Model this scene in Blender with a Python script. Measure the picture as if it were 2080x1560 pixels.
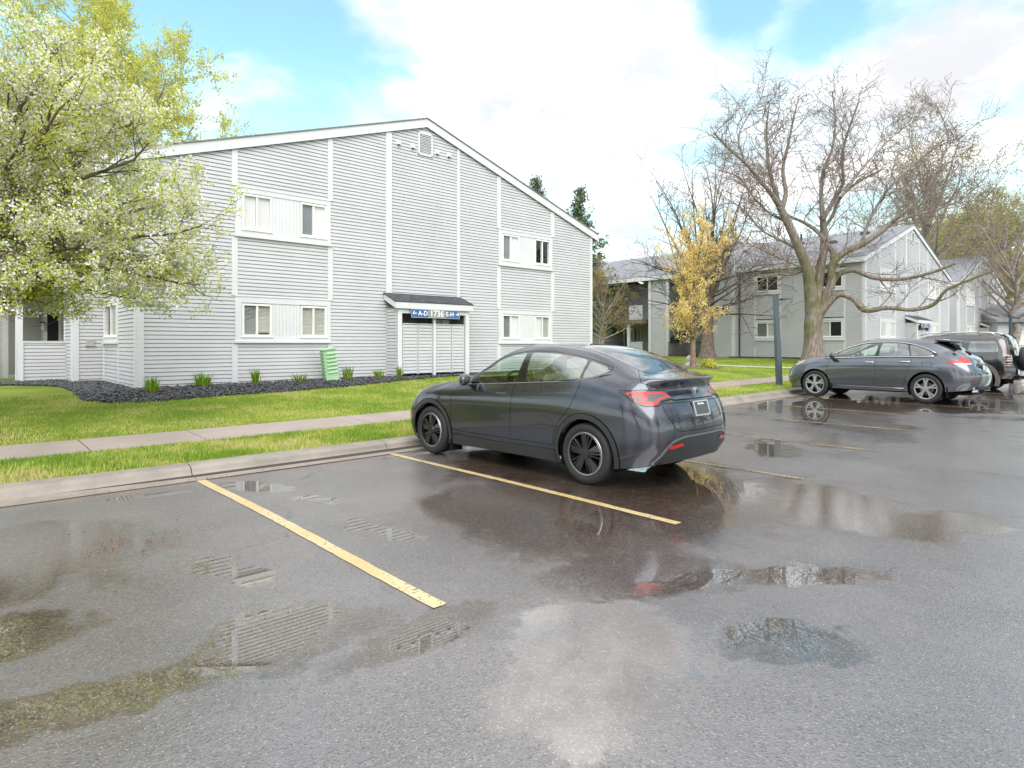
import bpy, bmesh, math, random
import numpy as np
from mathutils import Vector, Matrix, noise
random.seed(7); rng = np.random.default_rng(7)
R = math.radians
for o in list(bpy.data.objects): bpy.data.objects.remove(o)
scene = bpy.context.scene
COL = scene.collection

# ------------------------------------------------------------------ camera
cam_d = bpy.data.cameras.new('camera'); cam = bpy.data.objects.new('camera', cam_d); COL.objects.link(cam)
cam_d.sensor_width = 36; cam_d.lens = 1280/2080*36; cam_d.shift_y = -(780-699)/2080
cam_d.clip_start = 0.05; cam_d.clip_end = 2000
cam.location = (0, 0, 1.64); cam.rotation_euler = (R(90), 0, 0)
scene.camera = cam

# ------------------------------------------------------------------ sky and sun
SUN_EL, SUN_AZ = 46.0, (0.12, -1.0)      # soft sun behind and to the right of the viewer
EXPOSURE = 0.90
def node(nt, t, **kw):
    n = nt.nodes.new(t)
    for k, v in kw.items():
        if k == 'ins':
            for kk, vv in v.items(): n.inputs[kk].default_value = vv
        else: setattr(n, k, v)
    return n
def math_(nt, op, a, b=None, c=None, clamp=False):
    n = nt.nodes.new('ShaderNodeMath'); n.operation = op; n.use_clamp = clamp
    for i, x in enumerate((a, b, c)):
        if x is None: continue
        if isinstance(x, (int, float)): n.inputs[i].default_value = x
        else: nt.links.new(x, n.inputs[i])
    return n.outputs[0]
def mixc(nt, fac, a, b, bt='MIX'):
    n = nt.nodes.new('ShaderNodeMix'); n.data_type = 'RGBA'; n.blend_type = bt; n.clamp_factor = True
    for i, x in ((0, fac), (6, a), (7, b)):
        if isinstance(x, (int, float)): n.inputs[i].default_value = x
        elif isinstance(x, (tuple, list)): n.inputs[i].default_value = (*x[:3], 1)
        else: nt.links.new(x, n.inputs[i])
    return n.outputs[2]
def ramp(nt, fac, stops):
    n = nt.nodes.new('ShaderNodeValToRGB'); cr = n.color_ramp
    while len(cr.elements) > 1: cr.elements.remove(cr.elements[-1])
    for i, (p, c) in enumerate(stops):
        e = cr.elements[0] if i == 0 else cr.elements.new(p)
        e.position = p; e.color = (*c[:3], 1) if isinstance(c, (tuple, list)) else (c, c, c, 1)
    nt.links.new(fac, n.inputs[0]); return n.outputs[0]
def smooth(nt, x, lo, hi):
    n = nt.nodes.new('ShaderNodeMapRange'); n.interpolation_type = 'SMOOTHSTEP'
    nt.links.new(x, n.inputs[0]); n.inputs[1].default_value = lo; n.inputs[2].default_value = hi
    return n.outputs[0]
def noise_(nt, vec, scale, detail=4, rough=.55, dist=0.0, out=0):
    n = nt.nodes.new('ShaderNodeTexNoise'); n.inputs['Scale'].default_value = scale
    n.inputs['Detail'].default_value = detail; n.inputs['Roughness'].default_value = rough; n.inputs['Distortion'].default_value = dist
    if vec is not None: nt.links.new(vec, n.inputs['Vector'])
    return n.outputs[out]

world = bpy.data.worlds.new('World'); scene.world = world; world.use_nodes = True
wt = world.node_tree; wt.nodes.clear()
sky = wt.nodes.new('ShaderNodeTexSky'); sky.sky_type = 'NISHITA'; sky.sun_disc = False
sky.sun_elevation = R(SUN_EL); sky.sun_rotation = math.atan2(SUN_AZ[0], SUN_AZ[1])
sky.air_density = 1.0; sky.dust_density = 0.4; sky.ozone_density = 1.2
SKY_STR, CLOUD = 0.115, 1.06
tc = wt.nodes.new('ShaderNodeTexCoord'); gv = tc.outputs['Generated']
sep = wt.nodes.new('ShaderNodeSeparateXYZ'); wt.links.new(gv, sep.inputs[0])
zc = math_(wt, 'ADD', math_(wt, 'MAXIMUM', sep.outputs[2], 0.0), 0.22)
cmb = wt.nodes.new('ShaderNodeCombineXYZ')
wt.links.new(math_(wt, 'DIVIDE', sep.outputs[0], zc), cmb.inputs[0]); wt.links.new(math_(wt, 'DIVIDE', sep.outputs[1], zc), cmb.inputs[1])
n1 = noise_(wt, cmb.outputs[0], 1.6, 9, .56, .25)
def lobe(px, py, deg, w):
    d = Vector(((px-1040)/1280, 1, (699-py)/1280)).normalized()
    vm = wt.nodes.new('ShaderNodeVectorMath'); vm.operation = 'DOT_PRODUCT'; wt.links.new(gv, vm.inputs[0]); vm.inputs[1].default_value = d
    return math_(wt, 'MULTIPLY', smooth(wt, vm.outputs['Value'], math.cos(R(deg)), 1.0), w)
acc = None
for l in (lobe(430, 160, 18, -.30), (lobe(1590, 20, 6.5, -.26)), lobe(1690, 75, 4.5, -.16), lobe(1470, -10, 5, -.2), lobe(1150, -330, 17, .3), lobe(500, -420, 14, .2), lobe(1700, -350, 14, .25), lobe(2060, 330, 6, -.12), lobe(1090, 120, 17, .24), lobe(1950, 170, 8, .2), lobe(1330, 220, 12, .16), lobe(1800, -20, 5, -.10), lobe(760, 330, 7, .12), lobe(540, 20, 7, -.12)):
    acc = l if acc is None else math_(wt, 'ADD', acc, l)
cover = smooth(wt, math_(wt, 'ADD', math_(wt, 'MULTIPLY_ADD', n1, 2.3, -.62), acc), 0.22, 0.86)
hz = math_(wt, 'SUBTRACT', 1.0, smooth(wt, sep.outputs[2], 0.0, 0.42))
cover = math_(wt, 'MAXIMUM', cover, math_(wt, 'MULTIPLY', hz, .86))
shade = noise_(wt, cmb.outputs[0], 2.6, 5, .6)
ccol = mixc(wt, smooth(wt, shade, .35, .7), (CLOUD*.50, CLOUD*.508, CLOUD*.525), (CLOUD*1.06, CLOUD*1.055, CLOUD*1.05))
skc = mixc(wt, 1.0, sky.outputs[0], (SKY_STR*1.22, SKY_STR*1.66, SKY_STR*1.32), 'MULTIPLY')
skc = mixc(wt, .06, skc, (1.0, 1.0, 1.0))
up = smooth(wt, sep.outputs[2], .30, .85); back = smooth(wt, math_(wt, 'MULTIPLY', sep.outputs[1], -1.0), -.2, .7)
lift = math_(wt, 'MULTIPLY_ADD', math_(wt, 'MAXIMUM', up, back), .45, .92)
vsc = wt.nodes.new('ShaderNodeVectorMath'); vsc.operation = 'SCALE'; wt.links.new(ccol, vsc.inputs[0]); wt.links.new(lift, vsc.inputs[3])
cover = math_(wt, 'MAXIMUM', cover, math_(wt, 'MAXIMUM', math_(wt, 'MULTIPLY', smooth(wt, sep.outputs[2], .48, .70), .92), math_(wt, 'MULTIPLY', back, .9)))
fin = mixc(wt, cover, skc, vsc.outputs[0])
# the sky overhead and behind is plain bright overcast
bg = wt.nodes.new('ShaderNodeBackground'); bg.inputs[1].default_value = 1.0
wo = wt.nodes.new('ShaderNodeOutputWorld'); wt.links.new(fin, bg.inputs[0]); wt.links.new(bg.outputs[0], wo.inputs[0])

sd = bpy.data.lights.new('sun', 'SUN'); sd.energy = 1.5; sd.angle = R(50); sd.color = (1, .97, .93)
so = bpy.data.objects.new('sun', sd); COL.objects.link(so)
sv = Vector((SUN_AZ[0], SUN_AZ[1], 0)).normalized()*math.cos(R(SUN_EL)) + Vector((0, 0, math.sin(R(SUN_EL))))
so.rotation_euler = sv.to_track_quat('Z', 'Y').to_euler()
scene.view_settings.view_transform = 'Standard'; scene.view_settings.look = 'None'
scene.view_settings.exposure = EXPOSURE; scene.view_settings.gamma = 1
scene.render.engine = 'CYCLES'
try:
    scene.cycles.max_bounces = 8; scene.cycles.transparent_max_bounces = 12; scene.cycles.caustics_reflective = False; scene.cycles.caustics_refractive = False
except Exception: pass

# ------------------------------------------------------------------ the lot's own axes: u along the kerb, v towards the buildings
A = R(47.8); UX = (math.sin(A), math.cos(A)); VX = (-math.cos(A), math.sin(A)); TH = R(90)-A
def W(u, v): return (u*UX[0]+v*VX[0], u*UX[1]+v*VX[1])
def UV(x, y): return (x*UX[0]+y*UX[1], x*VX[0]+y*VX[1])
def Lz(u):
    t = max(0.0, u-3.0); t = t*t/(t+1.0)
    return min(0.0076*t, .30)
PR = [(-1e4, 0), (8.3, 0), (8.75, .13), (9.95, .19), (11.15, .215), (13.5, .37), (15.0, .49), (15.9, .57), (1e4, .58)]
def Rz(v):
    for (a, b), (c, d) in zip(PR, PR[1:]):
        if v <= c: return b+(d-b)*(v-a)/(c-a)
def G(u, v): return Lz(u)+Rz(v)
def Gxy(x, y): return G(*UV(x, y))
def P3(px, py, Y):  # a measured point of the photograph at depth Y
    return Vector(((px-1040)/1280*Y, Y, 1.64-(py-699)/1280*Y))

# ------------------------------------------------------------------ mesh helpers
class MB:
    def __init__(s): s.v = []; s.f = []; s.m = []
    def add(s, vs, fs, mi=0):
        o = len(s.v); s.v.extend(vs); s.f.extend([tuple(o+i for i in f) for f in fs]); s.m.extend([mi]*len(fs)); return s
    def quad(s, a, b, c, d, mi=0): return s.add([a, b, c, d], [(0, 1, 2, 3)], mi)
    def box(s, x0, x1, y0, y1, z0, z1, mi=0):
        return s.add([(x0, y0, z0), (x1, y0, z0), (x1, y1, z0), (x0, y1, z0), (x0, y0, z1), (x1, y0, z1), (x1, y1, z1), (x0, y1, z1)],
                     [(0, 3, 2, 1), (4, 5, 6, 7), (0, 1, 5, 4), (1, 2, 6, 5), (2, 3, 7, 6), (3, 0, 4, 7)], mi)
    def hexa(s, p, mi=0):
        return s.add(p, [(0, 3, 2, 1), (4, 5, 6, 7), (0, 1, 5, 4), (1, 2, 6, 5), (2, 3, 7, 6), (3, 0, 4, 7)], mi)
    def prism(s, poly, z0, z1, mi=0):
        n = len(poly); vs = [(*p, z0) for p in poly]+[(*p, z1) for p in poly]
        return s.add(vs, [tuple(range(n-1, -1, -1)), tuple(range(n, 2*n))]+[(i, (i+1) % n, n+(i+1) % n, n+i) for i in range(n)], mi)
    def tube(s, pts, rad, k=6, mi=0, cap=True):
        pts = [Vector(p) for p in pts]; n = len(pts)
        if not hasattr(rad, '__len__'): rad = [rad]*n
        vs = []; up = Vector((0, 0, 1))
        for i, p in enumerate(pts):
            t = (pts[min(i+1, n-1)]-pts[max(i-1, 0)])
            t = t.normalized() if t.length > 1e-9 else Vector((0, 0, 1))
            a = t.cross(up if abs(t.z) < .95 else Vector((1, 0, 0))).normalized(); b = t.cross(a)
            for j in range(k):
                an = 2*math.pi*j/k; vs.append(tuple(p+(a*math.cos(an)+b*math.sin(an))*rad[i]))
        fs = [(i*k+j, i*k+(j+1) % k, (i+1)*k+(j+1) % k, (i+1)*k+j) for i in range(n-1) for j in range(k)]
        if cap: fs += [tuple(range(k)), tuple(range((n-1)*k+k-1, (n-1)*k-1, -1))]
        return s.add(vs, fs, mi)
    def lathe(s, prof, axis='y', seg=40, c=(0, 0, 0), mi=0, closed=False):   # prof: (radius, offset along axis)
        n = len(prof); vs = []
        for j in range(seg):
            an = 2*math.pi*j/seg; ca, sa = math.cos(an), math.sin(an)
            for r, h in prof:
                vs.append((c[0]+r*ca, c[1]+h, c[2]+r*sa) if axis == 'y' else (c[0]+r*ca, c[1]+r*sa, c[2]+h))
        fs = []
        for j in range(seg):
            for i in range(n-1 if not closed else n):
                i2 = (i+1) % n; j2 = (j+1) % seg
                fs.append((j*n+i, j*n+i2, j2*n+i2, j2*n+i))
        return s.add(vs, fs, mi)
    def build(s, name, mats, parent=None, smooth=False, fix=True, bevel=0):
        me = bpy.data.meshes.new(name); me.from_pydata([tuple(v) for v in s.v], [], s.f)
        if not isinstance(mats, (list, tuple)): mats = [mats]
        for m in mats: me.materials.append(m)
        if len(mats) > 1: me.polygons.foreach_set('material_index', s.m)
        return finish(name, me, parent, smooth, fix, bevel)
def finish(name, me, parent=None, smooth=False, fix=True, bevel=0):
    if fix:
        bm = bmesh.new(); bm.from_mesh(me); bmesh.ops.recalc_face_normals(bm, faces=bm.faces); bm.to_mesh(me); bm.free()
    if smooth: me.polygons.foreach_set('use_smooth', [True]*len(me.polygons))
    me.update()
    o = bpy.data.objects.new(name, me); COL.objects.link(o)
    if parent is not None: o.parent = parent
    if bevel:
        b = o.modifiers.new('bevel', 'BEVEL'); b.width = bevel; b.segments = 2; b.limit_method = 'ANGLE'; b.angle_limit = R(40)
    return o
def npmesh(name, verts, faces, mats, midx=None, parent=None, smooth=False):
    """faces: int array n x k"""
    me = bpy.data.meshes.new(name); n, k = faces.shape
    me.vertices.add(len(verts)); me.vertices.foreach_set('co', np.asarray(verts, np.float32).ravel())
    me.loops.add(n*k); me.loops.foreach_set('vertex_index', faces.astype(np.int32).ravel())
    me.polygons.add(n); me.polygons.foreach_set('loop_start', np.arange(0, n*k, k, dtype=np.int32))
    try: me.polygons.foreach_set('loop_total', np.full(n, k, dtype=np.int32))
    except Exception: pass
    for m in (mats if isinstance(mats, (list, tuple)) else [mats]): me.materials.append(m)
    if midx is not None: me.polygons.foreach_set('material_index', midx.astype(np.int32))
    if smooth: me.polygons.foreach_set('use_smooth', np.ones(n, bool))
    me.update(calc_edges=True); me.validate()
    o = bpy.data.objects.new(name, me); COL.objects.link(o)
    if parent is not None: o.parent = parent
    return o
def empty(name, loc, rz=0.0):
    o = bpy.data.objects.new(name, None); COL.objects.link(o); o.location = loc; o.rotation_euler = (0, 0, rz); o.empty_display_size = .3; return o
def tag(o, label=None, cat=None, group=None, kind=None):
    for k, v in (('label', label), ('category', cat), ('group', group), ('kind', kind)):
        if v: o[k] = v
    return o
def text_mesh(s, size, name, mat, parent, mtx, depth=.004, align='CENTER', bold=.0):
    cu = bpy.data.curves.new(name, 'FONT'); cu.body = s; cu.size = size; cu.extrude = depth; cu.align_x = align; cu.align_y = 'CENTER'; cu.offset = bold
    t = bpy.data.objects.new(name, cu); COL.objects.link(t)
    dg = bpy.context.evaluated_depsgraph_get(); me = bpy.data.meshes.new_from_object(t.evaluated_get(dg))
    bpy.data.objects.remove(t); bpy.data.curves.remove(cu)
    me.name = name; me.materials.clear(); me.materials.append(mat); me.transform(mtx)
    return finish(name, me, parent, fix=False)

# ------------------------------------------------------------------ materials
MATS = {}
def mat(name, col=(.5, .5, .5), rough=.5, metal=0.0, coat=0.0, coat_rough=.03, spec=.5, var=0.0, vscale=3.0, bump=0.0, bscale=60.0, emit=None, detail=4, hue=None):
    m = bpy.data.materials.new(name); m.use_nodes = True; nt = m.node_tree; b = nt.nodes['Principled BSDF']
    b.inputs['Roughness'].default_value = rough; b.inputs['Metallic'].default_value = metal; b.inputs['Coat Weight'].default_value = coat
    b.inputs['Coat Roughness'].default_value = coat_rough; b.inputs['Specular IOR Level'].default_value = spec
    b.inputs['Base Color'].default_value = (*col, 1)
    if var or bump:
        tcn = nt.nodes.new('ShaderNodeTexCoord')
    if var:
        nz = noise_(nt, tcn.outputs['Object'], vscale, detail, .6)
        f = smooth(nt, nz, .3, .7)
        lo = tuple(c*(1-var) for c in col); hi = tuple(min(1, c*(1+var)) for c in col) if hue is None else hue
        nt.links.new(mixc(nt, f, lo, hi), b.inputs['Base Color'])
    if bump:
        bn = nt.nodes.new('ShaderNodeBump'); bn.inputs['Strength'].default_value = bump; bn.inputs['Distance'].default_value = .01
        nt.links.new(noise_(nt, tcn.outputs['Object'], bscale, 3), bn.inputs['Height']); nt.links.new(bn.outputs[0], b.inputs['Normal'])
    if emit: b.inputs['Emission Color'].default_value = (*emit, 1); b.inputs['Emission Strength'].default_value = 1
    MATS[name] = m; return m
def glass(name, tint, fac0=.04, facing=.9, rough=0.0, gloss=(1, 1, 1)):
    m = bpy.data.materials.new(name); m.use_nodes = True; nt = m.node_tree; nt.nodes.clear()
    out = nt.nodes.new('ShaderNodeOutputMaterial'); tr = nt.nodes.new('ShaderNodeBsdfTransparent'); tr.inputs[0].default_value = (*tint, 1)
    gl = nt.nodes.new('ShaderNodeBsdfGlossy'); gl.inputs['Roughness'].default_value = rough; gl.inputs[0].default_value = (*gloss, 1)
    fr = nt.nodes.new('ShaderNodeFresnel'); geo = nt.nodes.new('ShaderNodeNewGeometry'); nt.links.new(math_(nt, 'MULTIPLY_ADD', geo.outputs['Backfacing'], 1/1.5-1.5, 1.5), fr.inputs[0])
    mx = nt.nodes.new('ShaderNodeMixShader')
    nt.links.new(math_(nt, 'ADD', math_(nt, 'MULTIPLY', fr.outputs[0], facing), fac0, clamp=True), mx.inputs[0])
    nt.links.new(tr.outputs[0], mx.inputs[1]); nt.links.new(gl.outputs[0], mx.inputs[2]); nt.links.new(mx.outputs[0], out.inputs[0])
    MATS[name] = m; return m

vinyl = mat('grey_vinyl', (.548, .552, .570), .42, var=.045, vscale=.9, bump=.06, bscale=30)
trimw = mat('white_trim', (.665, .672, .69), .45, var=.03, vscale=1.2)
whitef = mat('window_vinyl', (.86, .86, .84), .35, var=.03, vscale=2)
shingle_d = mat('dark_shingle', (.055, .058, .066), .8, var=.35, vscale=5, bump=.5, bscale=25)
shingle = mat('grey_shingle', (.20, .205, .225), .75, var=.18, vscale=2.2, bump=.5, bscale=18)
brownw = mat('grey_brown_timber', (.16, .14, .13), .7, var=.15)
darkroom = mat('dark_interior', (.02, .02, .022), .9)
blackm = mat('black_metal', (.018, .018, .02), .45)
blue = mat('sign_blue', (.035, .12, .30), .4)
signg = mat('sign_grey', (.27, .275, .285), .4)
signw = mat('sign_white', (.85, .85, .85), .4)
curt = mat('curtain', (.80, .79, .78), .9)
shade_m = mat('window_shade', (.80, .80, .78), .85)
cream = mat('cream_blind', (.50, .49, .43), .85)
screen = mat('insect_screen', (.20, .21, .22), .9)
wgl = glass('window_glass', (.96, .97, .97), .02, .7)
# ------------------------------------------------------------------ ground: wet asphalt lot, kerb, pavement, lawn
def lotobj(o): o.rotation_euler = (0, 0, TH); return o   # mesh coordinates of these sheets are (u, v, z)

def asphalt_mat():
    m = bpy.data.materials.new('wet_asphalt'); m.use_nodes = True; nt = m.node_tree; b = nt.nodes['Principled BSDF']
    tcn = nt.nodes.new('ShaderNodeTexCoord'); ob = tcn.outputs['Object']
    # puddles: places where water stands, warped ellipses in lot metres (u, v, ru, rv, turn)
    wv = nt.nodes.new('ShaderNodeVectorMath'); wv.operation = 'MULTIPLY_ADD'
    nz = nt.nodes.new('ShaderNodeTexNoise'); nz.inputs['Scale'].default_value = 1.9; nz.inputs['Detail'].default_value = 8; nz.inputs['Roughness'].default_value = .62
    nt.links.new(ob, nz.inputs['Vector'])
    sub = nt.nodes.new('ShaderNodeVectorMath'); sub.operation = 'SUBTRACT'; nt.links.new(nz.outputs['Color'], sub.inputs[0]); sub.inputs[1].default_value = (.5, .5, .5)
    nt.links.new(sub.outputs[0], wv.inputs[0]); wv.inputs[1].default_value = (.8, .8, 0); nt.links.new(ob, wv.inputs[2])
    sp = nt.nodes.new('ShaderNodeSeparateXYZ'); nt.links.new(wv.outputs[0], sp.inputs[0])
    pud = None
    for (u, v, ru, rv, tn) in [(2.62, 2.22, .86, .46, 32), (1.55, 4.75, .16, .55, 12), (2.72, 7.35, .30, .50, 20), (2.95, 6.35, .12, .30, 20), (1.70, 7.72, .40, .12, 0), (2.88, 4.85, .12, .62, 8), (1.45, 3.62, .42, .34, 25),
                               (.62, 3.42, .85, .16, -6), (3.9, 2.45, .55, .16, -30), (4.5, 1.9, .42, .18, -35), (3.5, 1.6, .42, .14, -35), (2.05, 2.95, .30, .16, 0), (5.1, 8.0, .55, .2, 0), (16.5, 6.6, 2.6, 1.5, 10), (13.5, 5.0, 2.2, .7, 30), (18.5, 4.2, 1.8, .9, 10), (24, 3.0, 3, 1.2, 20),
                               (6.3, 5.3, 1.1, 2.2, 0), (4.55, 3.8, .5, .35, 20), (9.5, 4.5, .9, .35, 30), (.2, 4.5, .3, .35, 0), (30, 5, 6, 2, 0)]:
        c, s = math.cos(R(tn)), math.sin(R(tn))
        du = math_(nt, 'SUBTRACT', sp.outputs[0], u); dv = math_(nt, 'SUBTRACT', sp.outputs[1], v)
        a = math_(nt, 'ADD', math_(nt, 'MULTIPLY', du, c/ru), math_(nt, 'MULTIPLY', dv, s/ru))
        bb = math_(nt, 'ADD', math_(nt, 'MULTIPLY', du, -s/rv), math_(nt, 'MULTIPLY', dv, c/rv))
        d = math_(nt, 'SQRT', math_(nt, 'ADD', math_(nt, 'MULTIPLY', a, a), math_(nt, 'MULTIPLY', bb, bb)))
        f = math_(nt, 'SUBTRACT', 1.25, d)
        pud = f if pud is None else math_(nt, 'MAXIMUM', pud, f)
    pud = math_(nt, 'ADD', pud, math_(nt, 'MULTIPLY_ADD', noise_(nt, ob, 7.5, 8, .68), .9, -.45))
    puddle = smooth(nt, pud, .06, .42)
    def field(lst, bias):
        acc = None
        for (u, v, ru, rv, tn) in lst:
            c, s_ = math.cos(R(tn)), math.sin(R(tn)); du = math_(nt, 'SUBTRACT', sp.outputs[0], u); dv = math_(nt, 'SUBTRACT', sp.outputs[1], v)
            a = math_(nt, 'ADD', math_(nt, 'MULTIPLY', du, c/ru), math_(nt, 'MULTIPLY', dv, s_/ru)); bb = math_(nt, 'ADD', math_(nt, 'MULTIPLY', du, -s_/rv), math_(nt, 'MULTIPLY', dv, c/rv))
            f = math_(nt, 'SUBTRACT', bias, math_(nt, 'SQRT', math_(nt, 'ADD', math_(nt, 'MULTIPLY', a, a), math_(nt, 'MULTIPLY', bb, bb))))
            acc = f if acc is None else math_(nt, 'MAXIMUM', acc, f)
        return acc
    # damp ground, darkened further to paint in the car and tree reflections
    damp_mirror = smooth(nt, field([(4.5, 4.1, 1.35, 1.5, 0), (3.75, 2.75, .75, .42, -30), (6.2, 5.0, 1.4, 2.6, 0), (6.5, 2.6, .9, .7, 20), (.6, 3.42, 1.1, .20, -6), (.45, 6.1, .9, 1.0, 0), (.2, 4.5, .5, .3, 0), (2.2, 2.95, .7, .16, 0), (6.5, 1.75, .9, .35, -35), (4.5, 1.9, .5, .16, -35), (3.4, 1.5, .4, .12, -35), (17, 6.3, 3.5, 1.6, 10), (13, 4.6, 2.5, .9, 20), (22, 4, 5, 2, 10)], 1.3), -.25, .75)
    wet = smooth(nt, math_(nt, 'ADD', math_(nt, 'MULTIPLY', noise_(nt, ob, .9, 10, .70, .5), 1.35), math_(nt, 'MULTIPLY', math_(nt, 'MAXIMUM', damp_mirror, puddle), .40)), .74, .98)
    # aggregate
    vor = nt.nodes.new('ShaderNodeTexVoronoi'); vor.inputs['Scale'].default_value = 95; nt.links.new(ob, vor.inputs['Vector'])
    vor2 = nt.nodes.new('ShaderNodeTexVoronoi'); vor2.inputs['Scale'].default_value = 105; vor2.inputs['Randomness'].default_value = 1.0; nt.links.new(ob, vor2.inputs['Vector'])
    cs = nt.nodes.new('ShaderNodeSeparateColor'); nt.links.new(vor.outputs['Color'], cs.inputs[0])
    cs2 = nt.nodes.new('ShaderNodeSeparateColor'); nt.links.new(vor2.outputs['Color'], cs2.inputs[0])
    patch = smooth(nt, noise_(nt, ob, .8, 5, .6), .35, .7)
    pale = mixc(nt, patch, (.084, .075, .078), (.136, .122, .124)); dark = mixc(nt, patch, (.026, .017, .012), (.056, .038, .028))  # pale stands in for sky sheen, dark for wet and mirrored shapes
    base = mixc(nt, wet, pale, dark)
    base = mixc(nt, math_(nt, 'MULTIPLY', smooth(nt, cs.outputs[0], .45, 1.0), .65), base, mixc(nt, wet, (.17, .145, .135), (.17, .105, .07)))
    stone = math_(nt, 'MULTIPLY', math_(nt, 'GREATER_THAN', cs2.outputs[1], .92), smooth(nt, math_(nt, 'ADD', math_(nt, 'SUBTRACT', 1.0, vor2.outputs['Distance']), math_(nt, 'MULTIPLY', noise_(nt, ob, 160, 2), .5)), .78, .98))
    base = mixc(nt, math_(nt, 'MULTIPLY', stone, .85), base, (.40, .32, .25))
    base = mixc(nt, math_(nt, 'MULTIPLY', smooth(nt, cs.outputs[2], .80, .95), .6), base, (.02, .018, .017))
    # damp silt tint, sandy red near the gutter
    so_ = nt.nodes.new('ShaderNodeSeparateXYZ'); nt.links.new(ob, so_.inputs[0])
    gut = math_(nt, 'MULTIPLY', smooth(nt, math_(nt, 'ADD', so_.outputs[1], math_(nt, 'MULTIPLY', noise_(nt, ob, 1.4, 5), .7)), 8.15, 8.6), .85)
    base = mixc(nt, gut, base, (.21, .155, .125))
    nt.links.new(base, b.inputs['Base Color'])
    b.inputs['Roughness'].default_value = .38; b.inputs['Specular IOR Level'].default_value = .55
    # hairline cracks
    ck = nt.nodes.new('ShaderNodeTexVoronoi'); ck.feature = 'DISTANCE_TO_EDGE'; ck.inputs['Scale'].default_value = .33; nt.links.new(wv.outputs[0], ck.inputs['Vector'])
    crack = math_(nt, 'MULTIPLY', math_(nt, 'SUBTRACT', 1.0, smooth(nt, ck.outputs['Distance'], .0012, .0032)), smooth(nt, noise_(nt, ob, .7, 3), .47, .60))
    base = mixc(nt, crack, base, (.006, .005, .005)); nt.links.new(base, b.inputs['Base Color'])
    # bump of the stones, drowned where water stands
    bn = nt.nodes.new('ShaderNodeBump'); bn.inputs['Distance'].default_value = .006
    hgt = math_(nt, 'ADD', math_(nt, 'MULTIPLY', vor.outputs['Distance'], 1.0), math_(nt, 'MULTIPLY', noise_(nt, ob, 14, 4), .55))
    nt.links.new(hgt, bn.inputs['Height']); bn.inputs['Strength'].default_value = .55
    nt.links.new(bn.outputs[0], b.inputs['Normal'])
    cb = nt.nodes.new('ShaderNodeBump'); cb.inputs['Distance'].default_value = .006
    rip = nt.nodes.new('ShaderNodeTexNoise'); rip.inputs['Scale'].default_value = 9; rip.inputs['Detail'].default_value = 3; nt.links.new(ob, rip.inputs['Vector'])
    ch = math_(nt, 'ADD', math_(nt, 'MULTIPLY', math_(nt, 'MULTIPLY', hgt, math_(nt, 'SUBTRACT', 1.0, puddle)), .8), math_(nt, 'MULTIPLY', rip.outputs[0], .05))
    nt.links.new(ch, cb.inputs['Height'])
    dry = math_(nt, 'SUBTRACT', 1.0, wet)
    nt.links.new(math_(nt, 'MULTIPLY_ADD', dry, .20, .035), cb.inputs['Strength'])
    nt.links.new(cb.outputs[0], b.inputs['Coat Normal'])
    b.inputs['Coat IOR'].default_value = 2.7
    nt.links.new(math_(nt, 'MULTIPLY_ADD', puddle, .35, math_(nt, 'MULTIPLY_ADD', wet, .25, .55), clamp=True), b.inputs['Coat Weight'])
    cr = math_(nt, 'MULTIPLY_ADD', dry, .13, .045)
    nt.links.new(math_(nt, 'MULTIPLY', cr, math_(nt, 'MULTIPLY_ADD', puddle, -.97, 1.0)), b.inputs['Coat Roughness'])
    return m
asphalt = asphalt_mat()

def sheet(name, us, vs, zf, m, kind='structure', smooth=True):
    nu, nv = len(us), len(vs)
    verts = np.array([(u, v, zf(u, v)) for v in vs for u in us], np.float32)
    idx = np.array([(j*nu+i, j*nu+i+1, (j+1)*nu+i+1, (j+1)*nu+i) for j in range(nv-1) for i in range(nu-1)])
    o = npmesh(name, verts, idx, m, smooth=smooth); lotobj(o); return tag(o, kind=kind)
us = list(np.arange(-10, 60, 1.0))+[60, 70, 90, 140, 260]; us = [-160, -80, -40, -20]+us
sheet('parking_lot', us, [-14, -6, 0, 2, 4, 6, 7.2, 8.2, 8.32], lambda u, v: Lz(u), asphalt)

conc = mat('kerb_concrete', (.255, .220, .188), .55, coat=.25, coat_rough=.3, var=.20, vscale=2.2, bump=.35, bscale=110, detail=8)
walk_m = mat('pavement_concrete', (.33, .262, .232), .5, coat=.25, coat_rough=.3, var=.12, vscale=1.4, bump=.25, bscale=120, detail=8)
joint_m = mat('dark_joint', (.05, .042, .038), .9)  # dark base that shows in the open kerb joints
# kerb: gutter pan, face, rounded top; cast in lengths with open joints
prof = [(8.12, .006), (8.30, .010), (8.40, .016), (8.435, .05), (8.46, .095), (8.50, .122), (8.56, .134), (8.72, .136), (8.735, .10)]
joints = [-20, -13.5, -9.2, -5.0, -1.6, 2.30, 5.06, 8.0, 10.8, 13.4, 15.95, 18.6, 21.4, 24.2, 27, 30, 33, 36.5, 40, 44, 48, 54, 60, 70, 85, 110]
mb = MB()
for a, b in zip(joints, joints[1:]):
    a2, b2 = a+.006, b-.006
    n = max(1, int((b2-a2)/1.5))
    for k in range(n):
        p, q = a2+(b2-a2)*k/n, a2+(b2-a2)*(k+1)/n
        for (v0, z0), (v1, z1) in zip(prof, prof[1:]):
            mb.quad((p, v0, z0+Lz(p)), (q, v0, z0+Lz(q)), (q, v1, z1+Lz(q)), (p, v1, z1+Lz(p)))
    for e in (a2, b2): mb.add([(e, v0, z0+Lz(e)) for v0, z0 in prof]+[(e, 8.735, -.05), (e, 8.12, -.05)], [tuple(range(len(prof)+2))])
tag(lotobj(mb.build('kerb', conc, smooth=False)), kind='structure')
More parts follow.
